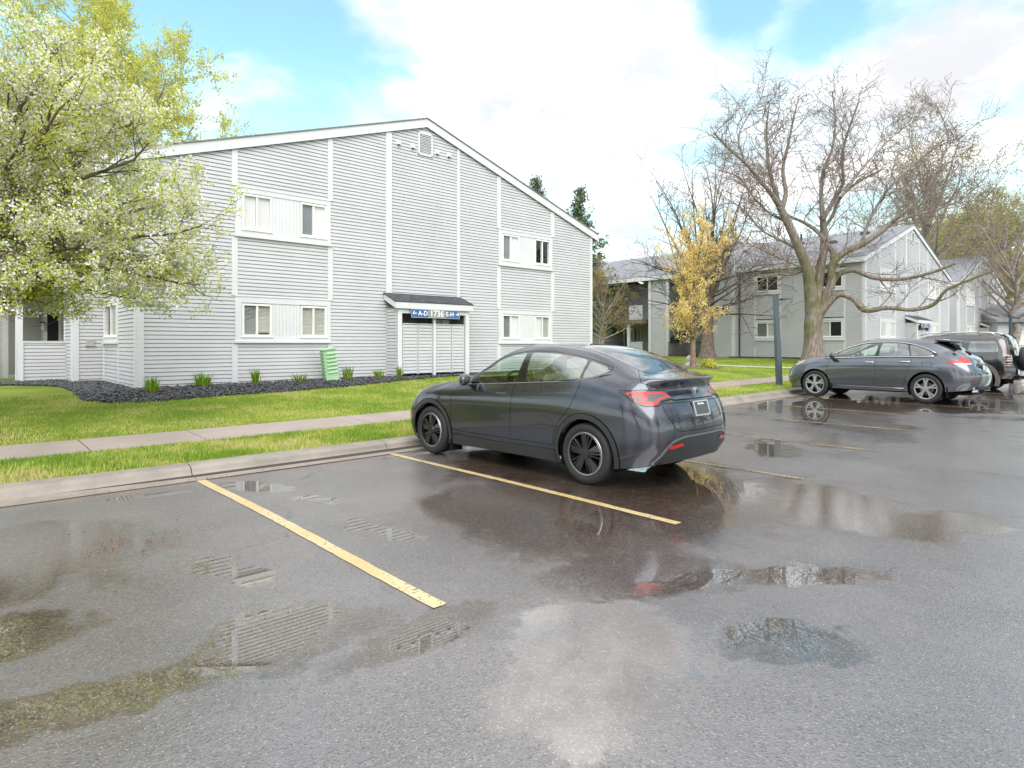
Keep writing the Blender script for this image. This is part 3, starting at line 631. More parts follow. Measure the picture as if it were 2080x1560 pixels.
def side_near(b):
    # left side of the near building: narrow bay with a window, chimney chase, then a walled patio
    w = Wall((0, 4.08), (0, 0)); w.n = Vector((-1, 0, 0)); mb = MB()
    hole = [(0.16, 2.14, 1.05, 2.31), (0.16, 2.14, 3.83, 5.17)]
    w.siding(mb, -.25, EAVE, holes=hole)
    mb.build('side_wall', vinyl, b, fix=False)
    band(w, b, .16, 2.14, 1.10, 2.30, [(.32, 1.97, 1.245, 2.12, ('dark', 'slats'))]); band(w, b, .16, 2.14, 3.88, 5.16, [(.32, 1.97, 4.06, 5.0, ('dark', 'curtain'))])
    for a0, a1 in ((.10, .22), (2.08, 2.20)): board(w, 'trim_board', b, a0, a1, -.25, 1.05)
    board(w, 'trim_board', b, 3.94, 4.095, -.25, EAVE)
    X = -.72; r = Wall((X, 4.08), (0, 4.08)); mb = MB(); r.siding(mb, -.25, EAVE+.9); fr = Wall((X, 5.75), (X, 4.08)); fr.n = Vector((-1, 0, 0)); fr.siding(mb, -.25, EAVE+.9)
    bk = Wall((0, 5.75), (X, 5.75)); bk.n = Vector((0, 1, 0)); bk.siding(mb, -.25, EAVE+.9)
    ch = mb.build('chimney_chase', vinyl, b, fix=False)
    board(r, 'trim_board', ch, -.02, .14, -.25, EAVE+.9); board(fr, 'trim_board', ch, 1.53, 1.69, -.25, EAVE+.9)
    board(fr, 'trim_board', ch, .26, .30, -.25, 2.6)
    mb = MB(); mb.box(X-.06, .1, 4.0, 5.83, EAVE+.9, EAVE+1.05); mb.build('chimney_cap', trimw, ch)
    mb = MB(); r.box(mb, .30, .50, 1.00, 1.16, 0, .05); r.box(mb, .28, .52, .98, 1.0, 0, .06); mb.build('vent_cover', MATS['meter_grey'], ch)
    # patio recess
    yb = 8.2; mb = MB(); bw = Wall((-2.2, yb), (0, yb)); bw.siding(mb, -.2, EAVE); ow = Wall((0, 5.75), (0, yb)); ow.n = Vector((-1, 0, 0)); ow.siding(mb, -.2, EAVE)
    fw = Wall((0, 24), (0, yb)); fw.n = Vector((-1, 0, 0)); fw.siding(mb, -.2, EAVE); mb.build('patio_wall', vinyl, b, fix=False)
    mb = MB(); bw.box(mb, .35, 1.15, .1, 2.1, .012, .03); mb.build('patio_panel', MATS['grey_siding_dark'], b)
    board(bw, 'trim_board', b, .2, .34, -.2, 2.3); d = board(bw, 'patio_door', b, 1.32, 1.62, 0, 2.05, .0, .03, darkroom); board(bw, 'trim_board', b, 1.24, 1.32, -.1, 2.2); board(bw, 'door_frame', b, 1.62, 1.70, -.1, 2.2)
    mb = MB(); bw.box(mb, 1.17, 1.23, 1.5, 1.72, .02, .12); bw.box(mb, 1.14, 1.26, 1.72, 1.75, .0, .14, 1); mb.build('wall_lamp', [MATS['lamp_glass'], blackm], b)
    lw = Wall((-1.78, 5.3), (X, 5.3)); mb = MB(); lw.siding(mb, -.3, 1.06); lw.box(mb, -.02, lw.len, 1.06, 1.13, -.08, .03); mb.build('patio_parapet', vinyl, b, fix=False)
    mb = MB(); lw.box(mb, -.05, .07, -.3, 1.1, -.1, .04); mb.build('parapet_post', trimw, b)
    mb = MB(); mb.box(-1.86, -1.70, 5.6, 5.76, -.2, 2.6); mb.build('porch_post', trimw, b)
    mb = MB(); mb.box(-2.2, 0, 5.7, 8.2, 2.6, 2.85); mb.build('balcony_deck', brownw, b)
    l2 = Wall((-3.3, 7.0), (-2.35, 7.0)); mb = MB(); l2.siding(mb, -.1, 1.06); l2.box(mb, -.02, l2.len+.02, 1.06, 1.13, -.08, .03); l2.box(mb, -.05, .03, -.2, 1.1, -.05, .03); l2.box(mb, l2.len, l2.len+.1, -.3, 1.1, -.05, .03); l2.box(mb, -.6, l2.len, -.25, -.12, -.3, .03); mb.build('patio_parapet', vinyl, b, fix=False)
    mb = MB(); mb.box(-2.62, -2.46, 7.2, 7.36, -.2, 2.8); mb.box(-3.05, -2.92, 7.2, 7.36, -.2, 2.8); mb.build('porch_post', trimw, b)
    mb = MB(); mb.box(-3.4, -1.2, 12.0, 12.1, -.2, 2.8); mb.build('far_porch_wall', vinyl, b)

def side_mid(b):
    w = Wall((0, 7.14), (0, 0)); w.n = Vector((-1, 0, 0)); mb = MB(); L = 7.14
    hs = [(L-2.62, L-.98, 1.05, 2.31), (L-2.62, L-.98, 3.83, 5.10), (L-6.25, L-4.58, 1.05, 2.31), (L-6.25, L-4.58, 3.83, 5.10)]
    w.siding(mb, -.25, EAVE, holes=hs); mb.build('side_wall', vinyl, b, fix=False)
    for (a0, a1, z0, z1) in hs:
        lo = z0 < 2; band(w, b, a0, a1, z0+.05, z1-.02, [(a0+.16, a1-.16, z0+.2, z1-.17, ('curtain', 'dark') if (lo and a0 > 3) else (('screen', 'curtain') if lo else ('dark', 'dark')))])
        if lo:
            for t0 in (a0, a1-.10): board(w, 'trim_board', b, t0, t0+.10, -.25, 1.04); board(w, 'trim_board', b, t0, t0+.10, 2.32, 3.84)
    board(w, 'trim_board', b, L-.15, L+.01, -.25, EAVE)
    # chimney chase standing proud of the wall
    def chase(y0, y1, X, top, capw=.08):
        mb = MB(); fr = Wall((X, y1), (X, y0)); fr.n = Vector((-1, 0, 0)); fr.siding(mb, -.25, top); r = Wall((X, y0), (0.6, y0)); r.siding(mb, -.25, top); k = Wall((0.6, y1), (X, y1)); k.n = Vector((0, 1, 0)); k.siding(mb, -.25, top)
        k2 = Wall((.6, y0), (.6, y1)); k2.n = Vector((1, 0, 0)); k2.siding(mb, EAVE, top)
        c = mb.build('chimney_chase', vinyl, b, fix=False)
        for a0 in (-.01, fr.len-.14): board(fr, 'trim_board', c, a0, a0+.15, -.25, top)
        board(r, 'trim_board', c, -.01, .13, -.25, top)
        mb = MB(); mb.box(X-.07, .67, y0-.07, y1+.07, top, top+.18); mb.build('chimney_cap', trimw, c)
        for yy in (y0+.35, y1-.4):
            mb = MB(); mb.lathe([(.0, .5), (.15, .5), (.15, 0), (.0, 0)], 'z', 14, (-.0, yy, top+.18)); mb.lathe([(0, .6), (.24, .58), (.24, .54), (0, .54)], 'z', 14, (0, yy, top+.18)); mb.build('flue', MATS['rust_brown'], c)
        return c
    chase(7.3, 8.75, -.55, 7.25); chase(18.1, 19.6, -.35, 6.95)
    # recessed hall with stair, porch and balconies
    mb = MB(); XR = 2.3; rw = Wall((XR, 18.1), (XR, 8.75)); rw.siding(mb, -.2, EAVE, holes=[(1.05, 1.75, .95, 2.05)])
    e1 = Wall((XR, 8.75), (0, 8.75)); e1.siding(mb, -.2, EAVE); e2 = Wall((0, 18.1), (XR, 18.1)); e2.siding(mb, -.2, EAVE)
    m1 = Wall((0, 13.75), (0, 12.45)); m1.siding(mb, -.2, EAVE); m2 = Wall((XR, 13.75), (0, 13.75)); m2.siding(mb, -.2, EAVE); m3 = Wall((0, 12.45), (XR, 12.45)); m3.siding(mb, -.2, EAVE)
    l = Wall((0, 24), (0, 19.6)); l.siding(mb, -.2, EAVE); mb.build('recessed_wall', vinyl, b, fix=False)
    for y in (12.38, 13.85, 9.2): mb = MB(); mb.box(-.15, .03, y-.09, y+.09, -.2, EAVE-.12); mb.build('porch_post', trimw, b)
    for y in (15.5, 17.95): mb = MB(); mb.box(-.42, -.24, y-.09, y+.09, -.2, 2.30); mb.build('porch_post', trimw, b)
    for (y0, y1) in ((14.2, 18.08), (9.0, 11.3)):
        mb = MB(); mb.box(-.5, XR, y0, y1, 2.30, 2.58); mb.build('balcony_deck', brownw, b)
    for (y0, y1, zb) in ((15.5, 18.0, 2.58), (9.0, 11.3, 2.58), (15.95, 17.85, .0), (9.3, 12.2, .0)):
        x0 = -.46 if zb else -.36; h = .98
        mb = MB(); mb.box(x0, x0+.04, y0, y1, zb+h-.05, zb+h); mb.box(x0, x0+.04, y0, y1, zb+.08, zb+.12); n = int((y1-y0)/.125)
        for k in range(n+1): mb.box(x0+.01, x0+.03, y0+k*(y1-y0)/n-.009, y0+k*(y1-y0)/n+.009, zb, zb+h)
        mb.build('balcony_railing' if zb else 'ground_railing', blackm, b)
    for zb in (2.58, 0.0):
        mb = MB(); lw = Wall((-.40, 15.42), (-.40, 14.25)); lw.siding(mb, zb-.05, zb+.95); lw.box(mb, 0, lw.len, zb+.95, zb+1.0, -.08, .03); mb.build('porch_parapet', vinyl, b, fix=False)
    # stair flight, black strings
    mb = MB(); n = 12
    for k in range(n):
        y = 13.9-k*.25*.5-.0; zc_ = .1+k*.2
        mb.box(.1, 1.1, 13.3-k*.22+.0, 13.3-k*.22+.26, zc_, zc_+.05)
    for xx in (.08, 1.1):
        mb.hexa([(xx, 13.5, -.05), (xx+.05, 13.5, -.05), (xx+.05, 10.7, 2.4), (xx, 10.7, 2.4), (xx, 13.5, .2), (xx+.05, 13.5, .2), (xx+.05, 10.7, 2.65), (xx, 10.7, 2.65)])
        mb.tube([(xx, 13.5, 1.1), (xx, 10.7, 3.55)], .025, 5)
        for k in range(14): mb.tube([(xx, 13.5-k*.2, .1+k*.175), (xx, 13.5-k*.2, 1.1+k*.175)], .010, 4)
    mb.build('stair', blackm, b)
    # ground floor door, lamp and window in the porch
    board(rw, 'entry_door', b, .28, .82, 0, 2.05, 0, .04, MATS['door_brown']); board(rw, 'door_frame', b, .12, .28, 0, 2.2); board(rw, 'door_frame', b, .82, 1.02, 0, 2.2); board(rw, 'door_frame', b, .28, .82, 2.06, 2.2)
    window(rw, b, 1.05, 1.75, .95, 2.05, ('screen', 'slats'))
    mb = MB(); rw.box(mb, .0, .08, 1.7, 1.92, .02, .16); mb.build('wall_lamp', blackm, b)
    mb = MB(); mb.box(-.35, -.05, 15.75, 16.1, 2.6, 2.95); mb.build('recycling_bin', MATS['recycle_blue'], b)
    # roof vents and flashing
    for yy, xx in ((3.4, 4.6), (5.8, 5.5), (9.5, 4.9), (12.2, 3.6), (2.2, 6.6)):
        mb = MB(); z = roofz(xx)+.27; mb.box(xx-.22, xx+.22, yy-.22, yy+.22, z-.1, z+.16); mb.build('roof_vent', MATS['dark_shingle'], b)
    mb = MB(); mb.tube([(6.8, 6.3, roofz(6.8)), (6.8, 6.3, roofz(6.8)+.8)], .07, 8); mb.build('roof_pipe', blackm, b)
def side_far(b):
    w = Wall((0, 24), (0, 0)); w.n = Vector((-1, 0, 0)); mb = MB(); w.siding(mb, -.25, EAVE); mb.build('side_wall', vinyl, b, fix=False); board(w, 'trim_board', b, 23.86, 24.01, -.25, EAVE)

def hoist(u, v, z): x, y = W(u, v); return (x, y, z)
B1, fw1, s0_, dd_ = building('apartment_building', hoist(3.43, 17.0, .60), 'nearest grey apartment building with the numbered blue sign on its gable', side_near)
Wall.groove = .026
B2, fw2, _, _ = building('apartment_building', hoist(36.95, 12.4, .80), 'middle grey apartment building half hidden behind the large bare tree', side_mid)
B3, fw3, _, _ = building('apartment_building', hoist(58.3, 12.9, .88), 'farthest grey apartment gable seen past the parked cars', side_far)

# address signs on the meter enclosures
def sign(base, label, full):
    r = empty('address_sign', base.matrix_basis @ Vector((0, 0, 0)), TH); r.location = Vector(base.location)+Matrix.Rotation(TH, 3, 'Z') @ Vector((s0_, -dd_, 0))
    tag(r, label, 'sign', 'address signs on the meter enclosures')
    Y = -.115
    for i, (x0, x1, m) in enumerate(((.42, 1.05, blue), (1.06, 1.67, signg), (1.68, 2.26, blue))):
        mb = MB(); mb.box(x0, x1, Y, Y+.03, 1.85, 2.12); mb.box(x0-.0, x1, Y-.004, Y, 1.85, 1.868, 1); mb.box(x0, x1, Y-.004, Y, 2.102, 2.12, 1); mb.box(x0, x0+.018, Y-.004, Y, 1.868, 2.102, 1); mb.box(x1-.018, x1, Y-.004, Y, 1.868, 2.102, 1)
        p = mb.build('sign_panel', [m, MATS['frame_grey']], r)
        cx = (x0+x1)/2; T = lambda x, z: Matrix.Translation((x, Y-.001, z)) @ Matrix.Rotation(R(90), 4, 'X')
        if full:
            if i == 0: text_mesh('A-D', .20, 'lettering', signw, p, T(cx+.105, 1.985), bold=.004)
            if i == 1: text_mesh('1736', .265, 'lettering', signw, p, T(cx, 1.985), bold=.004)
            if i == 2: text_mesh('E-H', .20, 'lettering', signw, p, T(cx-.10, 1.985), bold=.004)
        if i != 1:
            s = -1 if i == 0 else 1; ax = cx+s*.19 if full else cx+s*.18; mb = MB(); z = 1.985; yy = Y-.006
            mb.box(ax-.065, ax+.065, yy, yy+.003, z-.015, z+.015)
            for k in (-1, 1): mb.hexa([(ax+s*.065, yy, z-.014), (ax+s*.085, yy, z+.001), (ax+s*.085, yy+.003, z+.001), (ax+s*.065, yy+.003, z-.014), (ax+s*.005, yy, z+k*.075-.012), (ax+s*.025, yy, z+k*.075+.006), (ax+s*.025, yy+.003, z+k*.075+.006), (ax+s*.005, yy+.003, z+k*.075-.012)])
            mb.build('arrow', signw, p)
mat('frame_grey', (.45, .46, .48), .35, metal=.5)
sign(B1, 'blue and grey sign reading 1736 on the near meter enclosure', True)
sign(B2, 'small blue sign on the meter enclosure of the middle building', False)
# ------------------------------------------------------------------ cars: a smooth shell from guide curves, cut along drawn outlines into panels
def catm(P, k):
    """P: n x ... padded with one extra at both ends; returns (n-3)*k+1 samples"""
    n = len(P)-2; out = []
    for i in range(1, n):
        p0, p1, p2, p3 = P[i-1], P[i], P[i+1], P[i+2]
        # centripetal-like tangents, limited so that unequal spacing does not overshoot
        d0 = np.linalg.norm(p1-p0, axis=-1, keepdims=True)+1e-6; d1 = np.linalg.norm(p2-p1, axis=-1, keepdims=True)+1e-6; d2 = np.linalg.norm(p3-p2, axis=-1, keepdims=True)+1e-6
        m1 = ((p1-p0)/d0*d1+(p2-p1)/d1*d0)/(d0+d1)*d1; m2 = ((p2-p1)/d1*d2+(p3-p2)/d2*d1)/(d1+d2)*d1
        for j in range(k):
            t = j/k; t2 = t*t; t3 = t2*t
            out.append((2*t3-3*t2+1)*p1+(t3-2*t2+t)*m1+(-2*t3+3*t2)*p2+(t3-t2)*m2)
    out.append(P[n]); return np.array(out)
def spline2(pts, k=8, closed=False):
    P = np.array(pts, float)
    if closed: P = np.concatenate([P[-1:], P, P[:2]])
    else: P = np.concatenate([2*P[:1]-P[1:2], P, 2*P[-1:]-P[-2:-1]])
    return [tuple(q) for q in catm(P, k)]
def rpoly(pts, r=.04, n=4):
    """polygon with rounded corners"""
    out = []; N = len(pts)
    for i in range(N):
        p = np.array(pts[i], float); a = np.array(pts[i-1], float); b = np.array(pts[(i+1) % N], float)
        da, db = a-p, b-p; la, lb = np.linalg.norm(da), np.linalg.norm(db); q = min(r, la*.45, lb*.45)
        s, e = p+da/la*q, p+db/lb*q
        for t in np.linspace(0, 1, n+1): out.append(tuple((1-t)**2*s+2*t*(1-t)*p+t*t*e))
    return out
def sdf(poly, X, Y):
    P = np.array(poly, float); n = len(P); d = np.full(X.shape, 1e9); s = np.zeros(X.shape, bool)
    for i in range(n):
        a, b = P[i], P[i-1]; ex, ey = b-a; wx, wy = X-a[0], Y-a[1]
        t = np.clip((wx*ex+wy*ey)/(ex*ex+ey*ey+1e-12), 0, 1); d = np.minimum(d, (wx-ex*t)**2+(wy-ey*t)**2)
        c1 = (a[1] > Y) != (b[1] > Y)
        with np.errstate(divide='ignore', invalid='ignore'): c2 = X < (b[0]-a[0])*(Y-a[1])/(b[1]-a[1]+1e-15)+a[0]
        s ^= (c1 & c2)
    return np.where(s, -1, 1)*np.sqrt(d)
PHI0 = -1.5
def coords(kind, C):
    if kind == 'side': return C[:, 0], C[:, 2]
    if kind == 'top': return C[:, 0], C[:, 1]
    if kind == 'rear' or kind == 'front': return C[:, 1], C[:, 2]
    if kind == 'phi': return np.degrees(np.arctan2(np.abs(C[:, 1]), -(C[:, 0]-PHI0)))/60.0, C[:, 2]
def okmask(kind, C, N):
    if kind == 'side': return np.abs(N[:, 1]) > .30
    if kind == 'top': return (N[:, 2] > .12)
    if kind == 'rear': return (C[:, 0] < -1.6) & (N[:, 0] < .25)
    if kind == 'front': return (C[:, 0] > 1.4)
    if kind == 'phi': return (C[:, 0] < -1.55)
def shell(rows, kc=10, kr=7):
    """rows: list of guide curves nose -> tail, from sill to roof centre line; returns a bmesh of both halves"""
    C = np.array(rows, float); fl = np.array([1, -1, 1])
    C = np.concatenate([C[:, 1:2]*fl, C, C[:, -2:-1]*fl], 1)
    F = np.stack([catm(C[r], kc) for r in range(len(rows))])            # rows x cols
    F = np.concatenate([2*F[:1]-F[1:2], F, F[-2:-1]*fl], 0)
    S = catm(F, kr)
    S[:, 0, 1] = 0; S[:, -1, 1] = 0; S[-1, :, 1] = 0; S[:, :, 1] = np.maximum(S[:, :, 1], 0)
    nr, nc = S.shape[:2]
    bm = bmesh.new(); vs = {}
    for sg in (1, -1):
        for i in range(nr):
            for j in range(nc):
                p = S[i, j]
                if sg < 0 and abs(p[1]) < 1e-6: vs[(sg, i, j)] = vs[(1, i, j)]
                else: vs[(sg, i, j)] = bm.verts.new((p[0], p[1]*sg, p[2]))
    for sg in (1, -1):
        for i in range(nr-1):
            for j in range(nc-1):
                q = [vs[(sg, i, j)], vs[(sg, i, j+1)], vs[(sg, i+1, j+1)], vs[(sg, i+1, j)]]
                if sg < 0: q.reverse()
                if len(set(q)) == 4:
                    try: bm.faces.new(q)
                    except ValueError: pass
    bmesh.ops.remove_doubles(bm, verts=bm.verts, dist=.0008)
    bmesh.ops.recalc_face_normals(bm, faces=bm.faces)
    return bm
def cut(bm, kind, poly, ylim=None):
    bm.normal_update(); fs = list(bm.faces)
    C = np.array([f.calc_center_median() for f in fs]); N = np.array([f.normal for f in fs]); ok = okmask(kind, C, N)
    if ylim is not None: ok &= ylim(C)
    sel = [f for f, k in zip(fs, ok) if k]
    verts = list({v for f in sel for v in f.verts}); VC = np.array([v.co for v in verts]); a, b = coords(kind, VC); d = sdf(poly, a, b)
    d = np.where(np.abs(d) < 1.2e-3, 1.2e-3, d); val = dict(zip(verts, d)); marks = set()
    for e in {e for f in sel for e in f.edges}:
        v0, v1 = e.verts
        if v0 not in val or v1 not in val: continue
        x0, x1 = val[v0], val[v1]
        if x0*x1 < 0 and max(abs(x0), abs(x1)) < .6:
            ne, nv = bmesh.utils.edge_split(e, v0, x0/(x0-x1)); marks.add(nv)
    for f in sel:
        zs = [v for v in f.verts if v in marks]
        if len(zs) < 2: continue
        todo = [f]; guard = 0
        while todo and guard < 4:
            g = todo.pop(); guard += 1; zs = [v for v in g.verts if v in marks]
            if len(zs) >= 2:
                try:
                    nf, _ = bmesh.utils.face_split(g, zs[0], zs[1])
                    if nf and len(zs) > 2: todo += [g, nf]
                except Exception: pass
def inside(bm, kind, poly, ylim=None):
    bm.normal_update(); fs = list(bm.faces); C = np.array([f.calc_center_median() for f in fs]); N = np.array([f.normal for f in fs])
    a, b = coords(kind, C); m = (sdf(poly, a, b) < 0) & okmask(kind, C, N)
    if ylim is not None: m &= ylim(C)
    return [f for f, k in zip(fs, m) if k]
gapm = mat('panel_gap', (.005, .005, .006), 1.0, spec=0.0)
def emit_parts(bm, lay, specs, parent, made):
    """specs: id -> (name, material, gap, offset, parent id or None, label)"""
    groups = {}
    for f in bm.faces: groups.setdefault(f[lay], []).append(f)
    for pid, (name, m, gap, off, par, lab) in specs.items():
        fs = groups.get(pid)
        if not fs: continue
        b2 = bmesh.new(); vm = {}
        for f in fs:
            q = []
            for v in f.verts:
                if v not in vm: vm[v] = b2.verts.new(v.co+v.normal*off)
                q.append(vm[v])
            try: b2.faces.new(q)
            except ValueError: pass
        b2.normal_update()
        mats = [m]
        if gap:
            mats.append(gapm); es = [e for e in b2.edges if e.is_boundary and not all(abs(v.co.y) < 1e-4 for v in e.verts)]
            nrm = {v: v.normal.copy() for e in es for v in e.verts}; seg = [(e.verts[0], e.verts[1]) for e in es]; rr = gap
            for va, vb in seg:
                a, b = va.co, vb.co; d = b-a
                if d.length < 1e-5: continue
                d.normalize(); ring = []
                for v, q in ((va, a-d*rr*.3), (vb, b+d*rr*.3)):
                    n = nrm[v]; t = d.cross(n)
                    t = t.normalized() if t.length > 1e-6 else Vector((0, 0, 1)); ring.append([b2.verts.new(q+t*rr+n*.0006), b2.verts.new(q+n*.0022), b2.verts.new(q-t*rr+n*.0006)])
                for k in range(2):
                    f = b2.faces.new((ring[0][k], ring[0][k+1], ring[1][k+1], ring[1][k])); f.material_index = 1
        me = bpy.data.meshes.new(name); b2.to_mesh(me); b2.free()
        for x in mats: me.materials.append(x)
        o = finish(name, me, made.get(par, parent), smooth=True, fix=False)
        if lab: o['label'] = lab
        made[pid] = o
    return made
tyre_m = mat('tyre_rubber', (.018, .018, .019), .62, bump=.15, bscale=120)
darkrim = mat('gloss_black_rim', (.012, .012, .014), .25, coat=.35)
silver = mat('silver_rim', (.42, .42, .43), .3, metal=.85)
chrome = mat('chrome', (.75, .75, .76), .12, metal=1)
cladd = mat('dark_cladding', (.028, .029, .032), .42, var=.1)
glossblk = mat('gloss_black', (.008, .008, .009), .08, coat=1)
redl = mat('tail_red', (.50, .016, .02), .3, coat=.4); redl2 = mat('tail_red_dark', (.22, .008, .012), .15, coat=1)
clearl = mat('lamp_clear', (.55, .55, .57), .12, coat=1); amber = mat('lamp_amber', (.75, .30, .10), .15, coat=1)
seatm = mat('seat_light', (.62, .62, .60), .6); seatd = mat('seat_dark', (.03, .03, .033), .7)
g_clear = glass('car_glass_clear', (.86, .97, .90), .07, 1.0); g_dark = glass('car_glass_tinted', (.34, .43, .37), .20, 1.0); g_roof = glass('car_glass_roof', (.10, .11, .12), .20, 1.0)
under_m = mat('underbody', (.010, .010, .011), .9, spec=.1)
def flake(name, col, coat=1.0):
    m = mat(name, col, .20, metal=.85, coat=coat, coat_rough=.015)
    nt = m.node_tree; b = nt.nodes['Principled BSDF']; tcn = nt.nodes.new('ShaderNodeTexCoord')
    # beads of rain on the lacquer
    vor = nt.nodes.new('ShaderNodeTexVoronoi'); vor.inputs['Scale'].default_value = 90; nt.links.new(tcn.outputs['Object'], vor.inputs['Vector'])
    d = smooth(nt, math_(nt, 'SUBTRACT', .35, vor.outputs['Distance']), 0.0, .3)
    keep = smooth(nt, noise_(nt, tcn.outputs['Object'], 7, 5), .46, .62)
    bn = nt.nodes.new('ShaderNodeBump'); bn.inputs['Strength'].default_value = .05; bn.inputs['Distance'].default_value = .004
    nt.links.new(math_(nt, 'MULTIPLY', d, keep), bn.inputs['Height']); nt.links.new(bn.outputs[0], b.inputs['Coat Normal'])
    return m
paint_a = flake('graphite_paint', (.070, .074, .092)); paint_b = flake('grey_blue_paint', (.13, .138, .160)); paint_c = flake('brown_grey_paint', (.095, .090, .088))

def wheel(parent, x, y, r, style, width=.25):
    s = 1 if y > 0 else -1; e = empty('wheel', (x, y, r)); e.parent = parent
    rr = r*.695
    mb = MB(); h = width/2
    prof = [(rr-.005, -h*.8), (rr+.012, -h*.95), (r*.85, -h*1.02), (r-.022, -h*.93), (r-.006, -h*.78), (r, -h*.5), (r, h*.5), (r-.006, h*.78), (r-.022, h*.93), (r*.85, h*1.02), (rr+.012, h*.95), (rr-.005, h*.8)]
    mb.lathe(prof, 'y', 64); mb.build('tyre', tyre_m, e, smooth=True)
    Yo = s*h
    O = lambda a, rad, d: (rad*math.cos(a), Yo-s*d, rad*math.sin(a))
    mb = MB()
    if style == 'dark':
        mb.lathe([(rr, .0), (rr+.006, -s*.006), (rr-.012, -s*.010), (rr-.018, .0)], 'y', 64, (0, Yo+0*s, 0), 1)
        mb.lathe([(rr-.014, -s*.01), (rr-.03, -s*.10), (.0, -s*.11)], 'y', 64, (0, Yo, 0), 2)
        for k in range(5):
            a = R(90+72*k)
            # broad blade, twisted, and a slim pair beside it
            def blade(a0, a1, b0, b1, d0, d1, ri=.055, ro=rr-.015, mi=0):
                p = [O(a+a0, ri, .012), O(a+a1, ri, .012), O(a+b1, ro, d1), O(a+b0, ro, d0)]; q = [O(a+a0, ri, .05), O(a+a1, ri, .05), O(a+b1, ro, d1+.035), O(a+b0, ro, d0+.035)]
                mb.add(p+q, [(0, 1, 2, 3), (4, 7, 6, 5), (0, 4, 5, 1), (1, 5, 6, 2), (2, 6, 7, 3), (3, 7, 4, 0)], mi)
            blade(-.55, .35, -.30, .10, .022, .006)
            blade(.20, .50, .20, .27, .012, .010); blade(.45, .70, .42, .50, .012, .020)
        mb.lathe([(.062, -s*.002), (.058, s*.006), (0, s*.008)], 'y', 24, (0, Yo-s*.008, 0), 0)
        mb.build('rim', [darkrim, MATS['rim_edge'], under_m], e)
    else:
        mb.lathe([(rr-.02, .0), (rr+.004, s*.004), (rr+.006, -s*.01), (rr-.02, -s*.02)], 'y', 64, (0, Yo, 0), 0)
        mb.lathe([(rr-.012, -s*.015), (rr-.03, -s*.12), (.0, -s*.13)], 'y', 48, (0, Yo, 0), 1)
        for k in range(5):
            a = R(90+72*k+(0 if style == 'silver' else 10)); n = 5
            def bar(a0, w0, r0, a1, w1, r1, dd=.02):
                t0, t1 = w0/r0/2, w1/r1/2
                p = [O(a+a0-t0, r0, .004), O(a+a0+t0, r0, .004), O(a+a1+t1, r1, dd*.3), O(a+a1-t1, r1, dd*.3)]; q = [O(a+a0-t0*1.3, r0, .05), O(a+a0+t0*1.3, r0, .05), O(a+a1+t1*1.2, r1, .045), O(a+a1-t1*1.2, r1, .045)]
                mb.add(p+q, [(0, 1, 2, 3), (4, 7, 6, 5), (0, 4, 5, 1), (1, 5, 6, 2), (2, 6, 7, 3), (3, 7, 4, 0)], 0)
            bar(0, .075, .045, 0, .055, rr*.55); bar(.05, .045, rr*.50, .19, .045, rr-.008); bar(-.05, .045, rr*.50, -.19, .045, rr-.008)
        mb.lathe([(.05, 0), (.046, s*.006), (0, s*.008)], 'y', 20, (0, Yo-s*.004, 0), 0)
        mb.build('rim', [silver, under_m], e)
    mb = MB(); mb.lathe([(.16, 0), (.16, -s*.03), (.0, -s*.03)], 'y', 32, (0, Yo-s*.09, 0)); mb.build('brake_disc', MATS['disc_grey'], e)
    return e
mat('rim_edge', (.30, .30, .31), .3, metal=.8); mat('disc_grey', (.22, .21, .20), .4, metal=.8)
